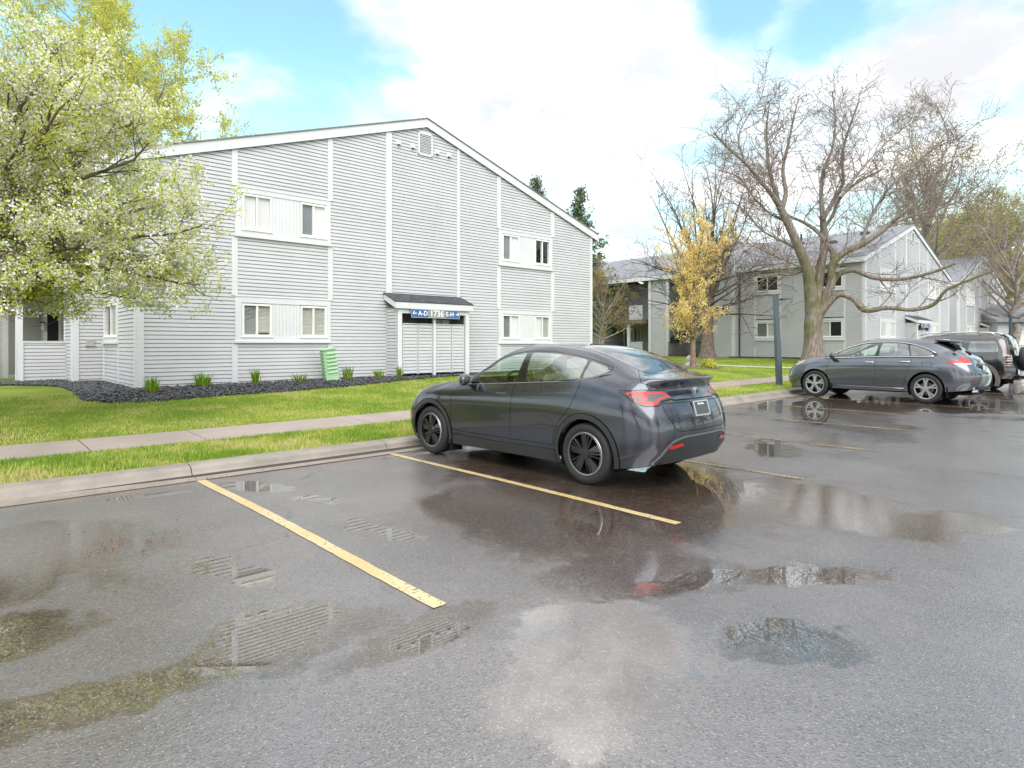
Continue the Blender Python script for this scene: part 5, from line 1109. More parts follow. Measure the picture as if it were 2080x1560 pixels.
def crossover():
    wb = 2.775; zc = .37; r = empty('parked_car', (0, 0, 0)); bm = shell(ROWS_B, 8, 6); arch_cut(bm, wb, zc, .415)
    top = [(1.16, 1.115), (.95, 1.19), (.62, 1.33), (.30, 1.445), (0, 1.50), (-.35, 1.515), (-.75, 1.505), (-1.05, 1.455), (-1.35, 1.36), (-1.58, 1.245)]
    bot = [(-1.60, 1.19), (-1.5, 1.178), (-1.0, 1.165), (-.4, 1.15), (.2, 1.13), (.7, 1.11), (1.14, 1.09)]
    T = np.array(spline2(top, 6)); Bt = np.array(spline2(bot, 6)); tz = lambda x: float(np.interp(-x, -T[:, 0], T[:, 1])); bz = lambda x: float(np.interp(x, Bt[:, 0], Bt[:, 1]))
    dlo = spline2(top, 4)+spline2(bot, 4); S = lambda C: C[:, 2] > .95
    def pane(a, b, c, d, ins=.02):
        N = 12; return [(b+(d-b)*k/N, tz(b+(d-b)*k/N)-ins) for k in range(N+1)]+[(a+(c-a)*k/N, bz(a+(c-a)*k/N)+ins*.8) for k in range(N, -1, -1)]
    p0 = pane(.84, .80, 1.05, .98); p1 = pane(-.17, -.24, .80, .76); p2 = pane(-1.0, -.92, -.27, -.30); p3 = pane(-1.5, -1.5, -1.04, -.96)
    fd = rpoly([(1.02, .40), (1.06, .75), (1.0, 1.11), (-.19, 1.165), (-.20, .70), (-.20, .40)], .05)
    rd = rpoly([(-.20, .40), (-.20, .70), (-.19, 1.165), (-1.02, 1.18), (-1.07, 1.0), (-.97, .80), (-.91, .6), (-.90, .40)], .06)
    wsh = spline2([(1.10, -.60), (1.16, -.40), (1.20, 0), (1.16, .40), (1.10, .60)], 4)+spline2([(.62, .60), (.24, .53), (.17, .35), (.16, 0), (.17, -.35), (.24, -.53), (.62, -.60)], 3)
    rwin = rpoly([(-.52, 1.20), (.52, 1.20), (.47, 1.50), (-.47, 1.50)], .06)
    PH = lambda d: d/60.0
    lamp = [(PH(71), 1.045), (PH(60), 1.065), (PH(54), 1.09), (PH(50.5), 1.15), (PH(47), 1.17), (PH(42), 1.13), (PH(38), 1.05), (PH(37), .985), (PH(47), .975), (PH(58), .972), (PH(63), .99)]
    lampw = [(PH(64), 1.005), (PH(58), .972), (PH(47), .975), (PH(37), .985), (PH(37.3), 1.01), (PH(47), 1.005)]
    gate = rpoly([(-.66, .76), (.66, .76), (.70, 1.0), (.64, 1.20), (.56, 1.56), (-.56, 1.56), (-.64, 1.20), (-.70, 1.0)], .06)
    head = [(2.06, .93), (1.95, .985), (1.80, 1.03), (1.68, 1.03), (1.78, .95), (1.92, .88), (2.05, .86)]
    fuel = rpoly([(-1.52, .90), (-1.32, .91), (-1.31, 1.03), (-1.52, 1.03)], .03)
    low = [(-.55, .34), (-.6, .44), (.6, .44), (.55, .34)]
    for k, p, y in [('side', dlo, S), ('side', p0, S), ('side', p1, S), ('side', p2, S), ('side', p3, S), ('side', fd, None), ('side', rd, None), ('top', wsh, lambda C: C[:, 2] > 1.05), ('rear', gate, None), ('rear', rwin, lambda C: C[:, 2] > 1.1), ('phi', lamp, None), ('phi', lampw, None), ('side', head, lambda C: C[:, 0] > 1.5), ('side', fuel, None), ('rear', low, lambda C: C[:, 2] < .6)]: cut(bm, k, p, y)
    lay = bm.faces.layers.int.new('pid')
    def setp(kind, poly, pid, y=None):
        for f in inside(bm, kind, poly, y): f[lay] = pid
    setp('rear', gate, 2); setp('rear', rwin, 41, lambda C: C[:, 2] > 1.1); setp('top', wsh, 40, lambda C: C[:, 2] > 1.05); setp('rear', low, 42, lambda C: C[:, 2] < .6)
    sp = {0: ('body', paint_b, .003, 0, None, None), 2: ('tailgate', paint_b, .003, 0, None, None), 40: ('windscreen', g_clear, 0, 0, None, None), 41: ('rear_glass', g_dark, 0, .001, 2, None), 42: ('rear_valance', cladd, 0, 0, None, None)}
    for s, i in ((1, 0), (-1, 20)):
        q = lambda C, s=s: C[:, 1]*s > 0; S2 = lambda C, s=s: (C[:, 1]*s > 0) & (C[:, 2] > .95)
        setp('side', fd, 3+i, q); setp('side', rd, 4+i, q); setp('side', fuel, 5+i, lambda C: (C[:, 1] > 0)); setp('side', dlo, 8+i, S2); setp('side', p0, 9+i, S2); setp('side', p1, 10+i, S2); setp('side', p2, 11+i, S2); setp('side', p3, 12+i, S2)
        setp('phi', lamp, 13+i, q); setp('phi', lampw, 14+i, q); setp('side', head, 15+i, lambda C, s=s: (C[:, 0] > 1.5) & (C[:, 1]*s > 0))
        sp.update({3+i: ('front_door', paint_b, .003, 0, None, None), 4+i: ('rear_door', paint_b, .003, 0, None, None), 5+i: ('fuel_flap', paint_b, .003, 0, None, None), 8+i: ('window_trim', glossblk, 0, 0, None, None), 9+i: ('front_quarter_window', g_clear, 0, 0, None, None), 10+i: ('front_window', g_clear, 0, 0, 3+i, None), 11+i: ('rear_window', g_dark, 0, 0, 4+i, None), 12+i: ('quarter_window', g_dark, 0, 0, None, None),
                   13+i: ('tail_lamp', redl, 0, .004, None, None), 14+i: ('lamp_clear_strip', clearl, 0, .005, 13+i, None), 15+i: ('headlight', MATS['headlamp'], 0, .003, None, None)})
    made = emit_parts(bm, lay, sp, r, {}); bm.free()
    for (x, y) in ((wb/2, .815), (wb/2, -.815), (-wb/2, .815), (-wb/2, -.815)): wheel(r, x, y, .37, 'silver')
    liners(r, wb, zc, .42, .55, .90, 2.1, -2.25, .24, .80); cabin(r, seatd, 0, belt=1.09, xs=(0, -.85), zs=.02)
    for s, i in ((1, 0), (-1, 20)):
        mirror(r, .86, .90, 1.08, glossblk, s)
        for (x, z, pid) in ((-.06, 1.0, 3+i), (-.92, 1.03, 4+i)):
            mb = MB(); mb.tube([(x-.12, s*.93, z), (x-.09, s*.955, z), (x+.09, s*.955, z-.003), (x+.12, s*.93, z-.005)], .014, 8); mb.build('door_handle', chrome, made[pid], smooth=True)
        mb = MB(); ys = lambda x: .878 if x > -1.2 else .868
        mb.tube([(x, s*(.885-.02*max(0, x-.8)), bz(x)-.006) for x in np.linspace(1.12, -1.56, 26)], .011, 5)
        yt = lambda x: float(np.interp(-x, [-1.16, -.95, -.62, -.3, 0, .35, .75, 1.05, 1.35, 1.58], [.795, .775, .735, .69, .675, .668, .672, .685, .72, .79]))
        mb.tube([(x, s*(yt(x)+.012), tz(x)+.006) for x in np.linspace(1.14, -1.58, 30)], .010, 5); mb.build('window_moulding', chrome, r, smooth=True)
        mb = MB(); mb.tube([(x, s*.925, .345) for x in np.linspace(.95, -.9, 6)], .02, 6); mb.build('sill_moulding', paint_b, r, smooth=True)
        for x in (.93, -1.86): mb = MB(); mb.box(x, x+.03, s*.74, s*.925, .17, .42); mb.build('mud_flap', under_m, r)
        mb = MB(); mb.box(-2.40, -2.36, s*.56, s*.74, .54, .585); mb.build('reflector', redl2, r)
        mb = MB(); mb.lathe([(.035, 0), (.042, .0), (.042, .12), (.035, .12)], 'z', 16, (0, 0, 0)); o = mb.build('exhaust_pipe', chrome, r); o.location = (-2.30, s*.58, .33); o.rotation_euler = (0, R(-82), 0)
        mb = MB(); mb.add([(2.02, s*.655, .955), (1.90, s*.745, 1.0), (1.84, s*.76, 1.005), (1.93, s*.73, .955)], [(0, 1, 2, 3)]); mb.build('indicator', amber, made.get(15+i, r), fix=False)
    mb = MB(); mb.hexa([(-1.50, -.55, 1.545), (-1.50, .55, 1.545), (-2.02, .50, 1.50), (-2.02, -.50, 1.50), (-1.46, -.56, 1.60), (-1.46, .56, 1.60), (-2.03, .50, 1.545), (-2.03, -.50, 1.545)]); mb.build('roof_spoiler', paint_b, r, bevel=.015)
    mb = MB(); mb.box(-1.93, -1.80, -.44, .44, 1.488, 1.512); mb.build('spoiler_underside', glossblk, r)
    mb = MB(); mb.tube([(-2.03, .0, 1.30), (-2.10, .30, 1.225)], .014, 5); mb.tube([(-2.02, .02, 1.30), (-2.16, -.02, 1.24)], .03, 6); mb.build('rear_wiper', blackm, r)
    mb = MB()
    for k in range(24):
        a, c = 2*math.pi*k/24, 2*math.pi*(k+1)/24
        for rx, rz in ((.075, .048), (.035, .046)): mb.tube([(-2.345, rx*math.cos(a), 1.07+rz*math.sin(a)), (-2.345, rx*math.cos(c), 1.07+rz*math.sin(c))], .006, 4, cap=False)
    mb.build('emblem', chrome, made[2])
    mb = MB(); mb.box(-2.385, -2.35, -.30, .30, .985, 1.01); mb.build('tailgate_strip', chrome, made[2])
    plate(made[2], -2.405, .885, .305, .152, 10, blackm, MATS['plate_pale'])
    return r
mat('headlamp', (.50, .51, .53), .1, metal=.2, coat=1); mat('plate_pale', (.55, .62, .66), .4)

# ---------------- the brown-grey off-roader with the spare wheel
def rows_c():
    rows = []
    zs = [.42, .55, .78, 1.0, 1.12, 1.56, 1.66, 1.715, 1.735]
    tails = [-2.06, -2.17, -2.17, -2.09, -2.07, -1.97, -1.92, -1.86, -1.80]
    hw = [.86, .90, .905, .895, .87, .74, .655, .40, 0]
    X = [1.325, .95, .4, -.2, -.8, -1.3]
    nose = [(2.05, .42), (2.15, .56), (2.14, .80), (2.06, .98), (1.98, 1.03), (1.85, 1.06), (1.72, 1.07), (1.52, 1.08), (1.35, 1.085)]
    gx = [[1.325, .95, .4, -.2, -.8, -1.3]]*5+[[1.16, .72, .36, -.2, -.8, -1.3], [1.05, .62, .30, -.2, -.8, -1.3], [.98, .55, .24, -.2, -.8, -1.3], [.93, .5, .2, -.2, -.8, -1.3]]
    gz5 = {5: [1.10, 1.26, 1.50, 1.57, 1.57, 1.56], 6: [1.11, 1.31, 1.58, 1.665, 1.67, 1.66], 7: [1.125, 1.36, 1.64, 1.715, 1.72, 1.715], 8: [1.14, 1.40, 1.66, 1.73, 1.738, 1.735]}
    for i in range(9):
        nx, nz = nose[i]; w = hw[i]; row = []
        k = w/.87 if i < 5 else 1
        fw = [w*.45, w*.80, w*.93, w*.985] if i < 5 else [.42, .60, .68, .72] if i == 5 else [.33, .50, .56, .62] if i == 6 else [.2, .3, .34, .38] if i == 7 else [0, 0, 0, 0]
        dx = [.01, .07, .17, .36] if i < 5 else [.02, .08, .18, .38] if i < 7 else [.02, .06, .14, .26]
        row.append((nx, 0, nz))
        for f, d in zip(fw, dx): row.append((nx-d, f, nz+(.02*d if i < 4 else .06*d)))
        zz = gz5.get(i, [zs[i]]*6)
        for x, z in zip(gx[i], zz):
            ww = w if i < 5 else (.76 if (i == 5 and x > .6) else w if i == 5 else w if x < .5 else {6: .66, 7: .42, 8: 0}[i])
            row.append((x, ww, z))
        t = tails[i]; zt = zs[i] if i < 5 else gz5[i][-1]
        row += [(t+.42, w, zt), (t+.18, w*.99, zt-.004), (t+.05, w*.90, zt-.008), (t+.012, w*.62, zt-.008), (t, w*.30, zt-.008), (t, 0, zt-.008)]
        rows.append(row)
    return rows
def offroader():
    wb = 2.65; zc = .365; r = empty('parked_suv', (0, 0, 0)); bm = shell(rows_c(), 6, 6); arch_cut(bm, wb, zc, .425)
    S = lambda C: C[:, 2] > 1.0
    w1 = rpoly([(-.05, 1.17), (.72, 1.15), (.34, 1.49), (-.03, 1.53)], .06); w2 = rpoly([(-.90, 1.17), (-.15, 1.17), (-.15, 1.53), (-.90, 1.535)], .07); w3 = rpoly([(-1.83, 1.18), (-1.05, 1.17), (-1.06, 1.535), (-1.74, 1.535)], .09)
    rw = rpoly([(-.62, 1.16), (.62, 1.16), (.56, 1.56), (-.56, 1.56)], .06); wsh = [(.98, -.62), (.98, .62), (.36, .58), (.36, -.58)]
    fd = rpoly([(.98, .48), (1.0, 1.0), (.86, 1.13), (-.08, 1.13), (-.09, .48)], .05); rd = rpoly([(-.11, .48), (-.10, 1.13), (-.97, 1.13), (-.98, .85), (-.86, .60), (-.84, .48)], .05)
    lid = circ(-1.36, .985, .085, 24); bump = [(-1.2, .40), (-1.2, .72), (1.2, .72), (1.2, .40)]
    for k, p, y in [('side', w1, S), ('side', w2, S), ('side', w3, S), ('rear', rw, S), ('top', wsh, S), ('side', fd, None), ('side', rd, None), ('side', lid, None), ('phi', [(-.1, .40), (-.1, .74), (1.18, .74), (1.18, .40)], None)]: cut(bm, k, p, y)
    lay = bm.faces.layers.int.new('pid')
    def setp(kind, poly, pid, y=None):
        for f in inside(bm, kind, poly, y): f[lay] = pid
    setp('phi', [(-.1, .40), (-.1, .74), (1.18, .74), (1.18, .40)], 2); setp('rear', rw, 41, S); setp('top', wsh, 40, S); setp('side', lid, 5, lambda C: C[:, 1] > 0)
    sp = {0: ('body', paint_c, .003, 0, None, None), 2: ('rear_bumper', paint_c, .003, .012, None, None), 40: ('windscreen', g_clear, 0, 0, None, None), 41: ('rear_glass', g_dark, 0, .001, None, None), 5: ('fuel_flap', cladd, .004, .0, None, None)}
    for s, i in ((1, 0), (-1, 20)):
        q = lambda C, s=s: C[:, 1]*s > 0; S2 = lambda C, s=s: (C[:, 1]*s > 0) & (C[:, 2] > 1.0)
        setp('side', fd, 3+i, q); setp('side', rd, 4+i, q); setp('side', w1, 9+i, S2); setp('side', w2, 10+i, S2); setp('side', w3, 11+i, S2)
        sp.update({3+i: ('front_door', paint_c, .003, 0, None, None), 4+i: ('rear_door', paint_c, .003, 0, None, None), 9+i: ('front_window', g_clear, 0, 0, 3+i, None), 10+i: ('rear_window', g_dark, 0, 0, 4+i, None), 11+i: ('quarter_window', g_dark, 0, 0, None, None)})
    made = emit_parts(bm, lay, sp, r, {}); bm.free()
    for (x, y) in ((wb/2, .77), (wb/2, -.77), (-wb/2, .77), (-wb/2, -.77)): wheel(r, x, y, .365, 'silver', .24)
    liners(r, wb, zc, .43, .5, .85, 1.9, -1.95, .33, .75); cabin(r, seatd, 0, belt=1.1, xs=(0, -.85), zf=.5)
    for s in (1, -1):
        for x in (wb/2, -wb/2):
            mb = MB(); a = np.linspace(R(-22), R(202), 30)
            for b, c in zip(a, a[1:]):
                P = lambda t, rad, y: (x+rad*math.cos(t), s*y, zc+rad*math.sin(t))
                mb.quad(P(b, .42, .955), P(c, .42, .955), P(c, .51, .945), P(b, .51, .945)); mb.quad(P(b, .51, .945), P(c, .51, .945), P(c, .53, .885), P(b, .53, .885)); mb.quad(P(b, .42, .955), P(c, .42, .955), P(c, .425, .85), P(b, .425, .85))
            mb.build('wheel_arch_flare', MATS['flare_grey'], r, smooth=True)
        # rear lamp with wire guard
        mb = MB(); mb.box(-2.075, -1.95, s*.70, s*.885, .80, 1.09); lp = mb.build('tail_lamp', redl2, r, bevel=.04)
        mb = MB(); mb.box(-2.085, -2.0, s*.73, s*.895, .93, .975); mb.build('lamp_clear_strip', clearl, lp)
        mb = MB(); X = -2.095
        for z in (.85, .93, 1.01): mb.tube([(X, s*.70, z), (X, s*.87, z), (X+.05, s*.905, z), (X+.14, s*.905, z)], .008, 5)
        pts = [(X+.14, s*.905, .80), (X+.14, s*.905, 1.05), (X+.12, s*.90, 1.09), (X, s*.82, 1.10), (X, s*.71, 1.08), (X, s*.69, 1.03), (X, s*.69, .83), (X, s*.72, .79), (X, s*.85, .79), (X+.14, s*.905, .80)]
        mb.tube(pts, .009, 5); mb.tube([(X, s*.80, .79), (X, s*.80, 1.10)], .008, 5); mb.build('lamp_guard', MATS['pale_metal'], lp, smooth=True)
        mb = MB(); mb.tube([(.30, s*.56, 1.70), (.12, s*.58, 1.765), (-1.1, s*.585, 1.79), (-1.55, s*.57, 1.77), (-1.68, s*.56, 1.70)], .022, 6); mb.build('roof_rail', MATS['pale_metal'], r, smooth=True)
        mirror(r, .70, .89, 1.10, glossblk, s)
        for x in (-.0, -.9): mb = MB(); mb.box(x-.09, x+.09, s*.895, s*.925, .98, 1.02); mb.build('door_handle', blackm, made[3 if x > -.5 else 4], bevel=.008)
    for x in (-.3, -1.25):
        mb = MB(); mb.tube([(x, -.60, 1.79), (x, -.3, 1.81), (x, .3, 1.81), (x, .60, 1.79)], .02, 6); mb.build('roof_bar', blackm, r, smooth=True)
    mb = MB(); mb.tube([(-1.74, .55, 1.66), (-1.86, .52, 1.71), (-1.98, .50, 1.60)], .022, 6); mb.tube([(-1.74, -.55, 1.66), (-1.86, -.52, 1.71), (-1.98, -.50, 1.60)], .022, 6); mb.build('glass_hinge', blackm, r, smooth=True)
    mb = MB(); mb.tube([(.72, .66, 1.28), (.42, .70, 1.80)], .006, 5); mb.build('aerial', blackm, r)
    e = empty('spare_wheel', (-2.27, -.12, .98)); e.parent = r
    mb = MB(); rr = .36
    prof = [(0, .12), (.26, .125), (.33, .11), (.36, .07), (.365, 0), (.36, -.08), (.33, -.11), (.2, -.12), (0, -.12)]
    vs = []; seg = 44; n = len(prof)
    for j in range(seg):
        a = 2*math.pi*j/seg
        for q, h in prof: vs.append((-h, q*math.cos(a), q*math.sin(a)))
    mb.add(vs, [(j*n+i, j*n+i+1, ((j+1) % seg)*n+i+1, ((j+1) % seg)*n+i) for j in range(seg) for i in range(n-1)]); mb.build('spare_wheel_cover', MATS['cover_black'], e, smooth=True)
    mb = MB(); mb.box(.10, .18, -.1, .1, -.1, .1); mb.build('spare_wheel_bracket', blackm, e)
    plate(made[2], -2.205, .60, .305, .152, 4, blackm, MATS['plate_pale'], y=.45)
    mb = MB(); mb.box(-2.30, -2.0, -.06, .06, .40, .48); mb.box(-2.20, -2.0, -.35, .35, .36, .42); mb.tube([(-2.28, 0, .44), (-2.36, 0, .50)], .03, 8); mb.build('tow_hitch', blackm, r)
    return r
mat('flare_grey', (.11, .10, .096), .45, var=.08); mat('pale_metal', (.66, .66, .66), .35, metal=.6); mat('cover_black', (.016, .017, .02), .5)

def park(o, fx, fy, px, py, label, cat, dz=0.0):
    o.location = (px, py, Lz(UV(px, py)[0])+dz); o.rotation_euler = (0, 0, math.atan2(fy, fx)); return tag(o, label, cat)
park(near_car(), -.7046, .7095, .487, 8.955, 'graphite hatchback with black wheels parked nearest, alone in its bay', 'car')
cro = crossover(); cro.scale = (1.0, 1.0, 1.035)
park(cro, -.66, .751, 10.36, 17.77, 'grey crossover with silver five-spoke wheels parked beside the lamp post', 'car')
suv = offroader(); suv.scale = (1.03, 1.03, 1.04)
park(suv, -.66, .751, 14.33, 21.27, 'brown grey off-roader with a black spare wheel on its back door', 'car')
# ------------------------------------------------------------------ trees
bark_grey = mat('grey_bark', (.28, .24, .21), .85, var=.35, vscale=5, bump=.8, bscale=14)
brown_bark = mat('brown_bark', (.19, .145, .115), .85, var=.35, vscale=6, bump=.7, bscale=16)
bark_dark = mat('dark_bark', (.095, .075, .068), .85, var=.35, vscale=5, bump=.6, bscale=18)
bark_red = mat('reddish_twig', (.24, .185, .16), .8, var=.2, vscale=3)
bark_tan = mat('tan_bark', (.24, .17, .125), .85, var=.3, vscale=6, bump=.6, bscale=20)
def bark_moss():
    m = mat('mossy_bark', (.15, .125, .105), .88); nt = m.node_tree; b = nt.nodes['Principled BSDF']; tcn = nt.nodes.new('ShaderNodeTexCoord'); ob = tcn.outputs['Object']
    st = nt.nodes.new('ShaderNodeMapping'); nt.links.new(ob, st.inputs[0]); st.inputs['Scale'].default_value = (14, 14, 2.2)
    rid = noise_(nt, st.outputs[0], 1.0, 6, .65)
    c = mixc(nt, smooth(nt, rid, .32, .68), (.11, .09, .076), (.30, .255, .21))
    sp_ = nt.nodes.new('ShaderNodeSeparateXYZ'); nt.links.new(ob, sp_.inputs[0])
    lo = math_(nt, 'MULTIPLY', smooth(nt, sp_.outputs[2], .2, 1.8), math_(nt, 'SUBTRACT', 1.0, smooth(nt, sp_.outputs[2], 4.5, 7.5)))
    mo = math_(nt, 'MULTIPLY', smooth(nt, noise_(nt, ob, 1.1, 5, .6), .46, .62), lo)
    nt.links.new(mixc(nt, math_(nt, 'MULTIPLY', mo, .75), c, (.115, .125, .03)), b.inputs['Base Color'])
    bn = nt.nodes.new('ShaderNodeBump'); bn.inputs['Strength'].default_value = .9; bn.inputs['Distance'].default_value = .03; nt.links.new(rid, bn.inputs['Height']); nt.links.new(bn.outputs[0], b.inputs['Normal'])
    return m
mossy = bark_moss()
def leafmat(name, col, tr=.35):
    m = bpy.data.materials.new(name); m.use_nodes = True; nt = m.node_tree; nt.nodes.clear(); out = nt.nodes.new('ShaderNodeOutputMaterial')
    d = nt.nodes.new('ShaderNodeBsdfDiffuse'); t = nt.nodes.new('ShaderNodeBsdfTranslucent'); mx = nt.nodes.new('ShaderNodeMixShader'); mx.inputs[0].default_value = tr
    tcn = nt.nodes.new('ShaderNodeTexCoord'); c = mixc(nt, smooth(nt, noise_(nt, tcn.outputs['Object'], 1.6, 4), .3, .7), tuple(x*.8 for x in col), tuple(min(1, x*1.15) for x in col))
    nt.links.new(c, d.inputs[0]); nt.links.new(c, t.inputs[0]); nt.links.new(d.outputs[0], mx.inputs[1]); nt.links.new(t.outputs[0], mx.inputs[2]); nt.links.new(mx.outputs[0], out.inputs[0]); return m
petal = leafmat('white_petal', (.90, .89, .84), .35); lime = leafmat('lime_leaf', (.66, .69, .14), .5); fresh = leafmat('fresh_leaf', (.30, .44, .04), .45); bud = leafmat('yellow_green_bud', (.50, .49, .12), .45)
gold = leafmat('golden_leaf', (.84, .64, .22), .45); gold2 = leafmat('pale_gold_leaf', (.88, .74, .38), .45); needle = leafmat('spruce_needle', (.10, .15, .09), .2); needle2 = leafmat('spruce_needle_light', (.18, .23, .13), .2); olive = leafmat('olive_bud', (.33, .27, .10), .4); rosy = leafmat('rosy_bud', (.34, .19, .13), .3)

class Tree:
    def __init__(s, seed): s.r = random.Random(seed); s.big = []; s.tw = []; s.tips = []
    def line(s, p, d, L, r0, r1, n, wob, up, out=None):
        pts = [Vector(p)]; d = Vector(d).normalized(); st = L/n
        for i in range(n):
            j = Vector((s.r.gauss(0, wob), s.r.gauss(0, wob), s.r.gauss(0, wob)*.7+up))
            if out is not None: j += out*.04
            d = (d+j).normalized(); pts.append(pts[-1]+d*st)
        return pts, [r0+(r1-r0)*(i/n)**.8 for i in range(n+1)]
    def put(s, pts, rad):
        (s.big if rad[0] > .022 else s.tw).append((pts, rad))
    def grow(s, pts, rad, depth, cfg):
        """side branches along an existing limb"""
        c = cfg[depth]; n = len(pts)-1; L = sum((b-a).length for a, b in zip(pts, pts[1:]))
        k = max(1, int(L*c['den']+s.r.random())) if 'den' in c else c['n']
        for i in range(k):
            t = c.get('t0', .2)+(1-c.get('t0', .2))*((i+s.r.random())/k); x = t*n; a = min(int(x), n-1); f = x-a
            p = pts[a].lerp(pts[a+1], f); r = rad[a]+(rad[a+1]-rad[a])*f
            tan = (pts[a+1]-pts[a]).normalized(); q = Vector((s.r.gauss(0, 1), s.r.gauss(0, 1), s.r.gauss(0, 1))); q = (q-tan*q.dot(tan)).normalized()
            an = R(s.r.uniform(*c['ang'])); d = tan*math.cos(an)+q*math.sin(an); d.z += c.get('lift', 0); d.normalize()
            l = c['len']*s.r.uniform(.55, 1.25)*(1-.45*t if depth < 2 else 1); l = min(l, L*c.get('cap', .8)+.1)
            r0 = min(r*.72, c.get('rmax', .05))*s.r.uniform(.75, 1); r1 = max(r0*.3, c.get('rmin', .0025))
            ps, rs = s.line(p, d, l, max(r0, c.get('rmin', .0025)), r1, c.get('seg', 4), c.get('wob', .16), c.get('up', .02))
            s.put(ps, rs)
            if depth+1 < len(cfg): s.grow(ps, rs, depth+1, cfg)
            else: s.tips.append((ps, rs))
        if depth+1 < len(cfg) and cfg[depth].get('endgrow', True): pass
    def skin(s, polys, k, name, m, parent):
        V = []; F = []; o = 0; ang = [2*math.pi*j/k for j in range(k)]; ca = np.array([math.cos(a) for a in ang])[:, None]; sa = np.array([math.sin(a) for a in ang])[:, None]
        for pts, rad in polys:
            P = np.array([tuple(p) for p in pts]); n = len(P); T = np.empty_like(P); T[1:-1] = P[2:]-P[:-2]; T[0] = P[1]-P[0]; T[-1] = P[-1]-P[-2]; T /= np.linalg.norm(T, axis=1, keepdims=True)+1e-9
            ref = np.array([0.31, .17, .93]) if abs(T[0, 2]) < .8 else np.array([.95, .2, .1])
            A_ = np.cross(T, ref); A_ /= np.linalg.norm(A_, axis=1, keepdims=True)+1e-9; B_ = np.cross(T, A_)
            for i in range(n): V.append(P[i]+(A_[i]*ca+B_[i]*sa)*rad[i])
            j = np.arange(k); j2 = (j+1) % k
            for i in range(n-1): F.append(np.stack([o+i*k+j, o+i*k+j2, o+(i+1)*k+j2, o+(i+1)*k+j], 1))
            o += n*k
        if not V: return None
        return npmesh(name, np.concatenate(V), np.concatenate(F), m, parent=parent, smooth=True)
def leaves(name, pts, size, mats, weights, parent, seed, aspect=.6, clump=0, spread=.06, droop=0.0):
    r = np.random.default_rng(seed); P = np.array([tuple(p) for p in pts])
    if clump > 1: P = np.repeat(P, clump, 0)+r.normal(0, spread, (len(P)*clump, 3))
    n = len(P); a = r.normal(size=(n, 3)); a /= np.linalg.norm(a, axis=1, keepdims=True); b = np.cross(a, r.normal(size=(n, 3))); b /= np.linalg.norm(b, axis=1, keepdims=True)
    s = r.uniform(.65, 1.35, (n, 1))*size/2; w = s*aspect
    V = np.stack([P-a*s, P+b*w, P+a*s, P-b*w], 1).reshape(-1, 3); F = np.arange(4*n).reshape(n, 4)
    mi = r.choice(len(mats), n, p=np.array(weights)/sum(weights))
    return npmesh(name, V, F, mats, mi, parent)
def along(tips, step, r, lo=.1):
    out = []
    for ps, rs in tips:
        for a, b in zip(ps, ps[1:]):
            L = (b-a).length; k = max(1, int(L/step+r.random()))
            for i in range(k): out.append(a.lerp(b, r.random()))
    return out
def limb(pxs, Y0, Ydrift, base=None):
    """limb through measured points at depth Y0, drifting towards/away by Ydrift over its length"""
    n = len(pxs); pts = [P3(x, y, Y0+Ydrift*(i/(n-1))**1.2) for i, (x, y) in enumerate(pxs)]
    P = np.array([tuple(p) for p in pts]); P = np.concatenate([2*P[:1]-P[1:2], P, 2*P[-1:]-P[-2:-1]]); return [Vector(q) for q in catm(P, 4)]
def taper(n, r0, r1, pw=.8): return [r0+(r1-r0)*(i/(n-1))**pw for i in range(n)]
def local(t, loc):
    L = Vector(loc)
    for lst in (t.big, t.tw, t.tips):
        for i, (ps, rs) in enumerate(lst): lst[i] = ([p-L for p in ps], rs)
    seen = set()
    return t

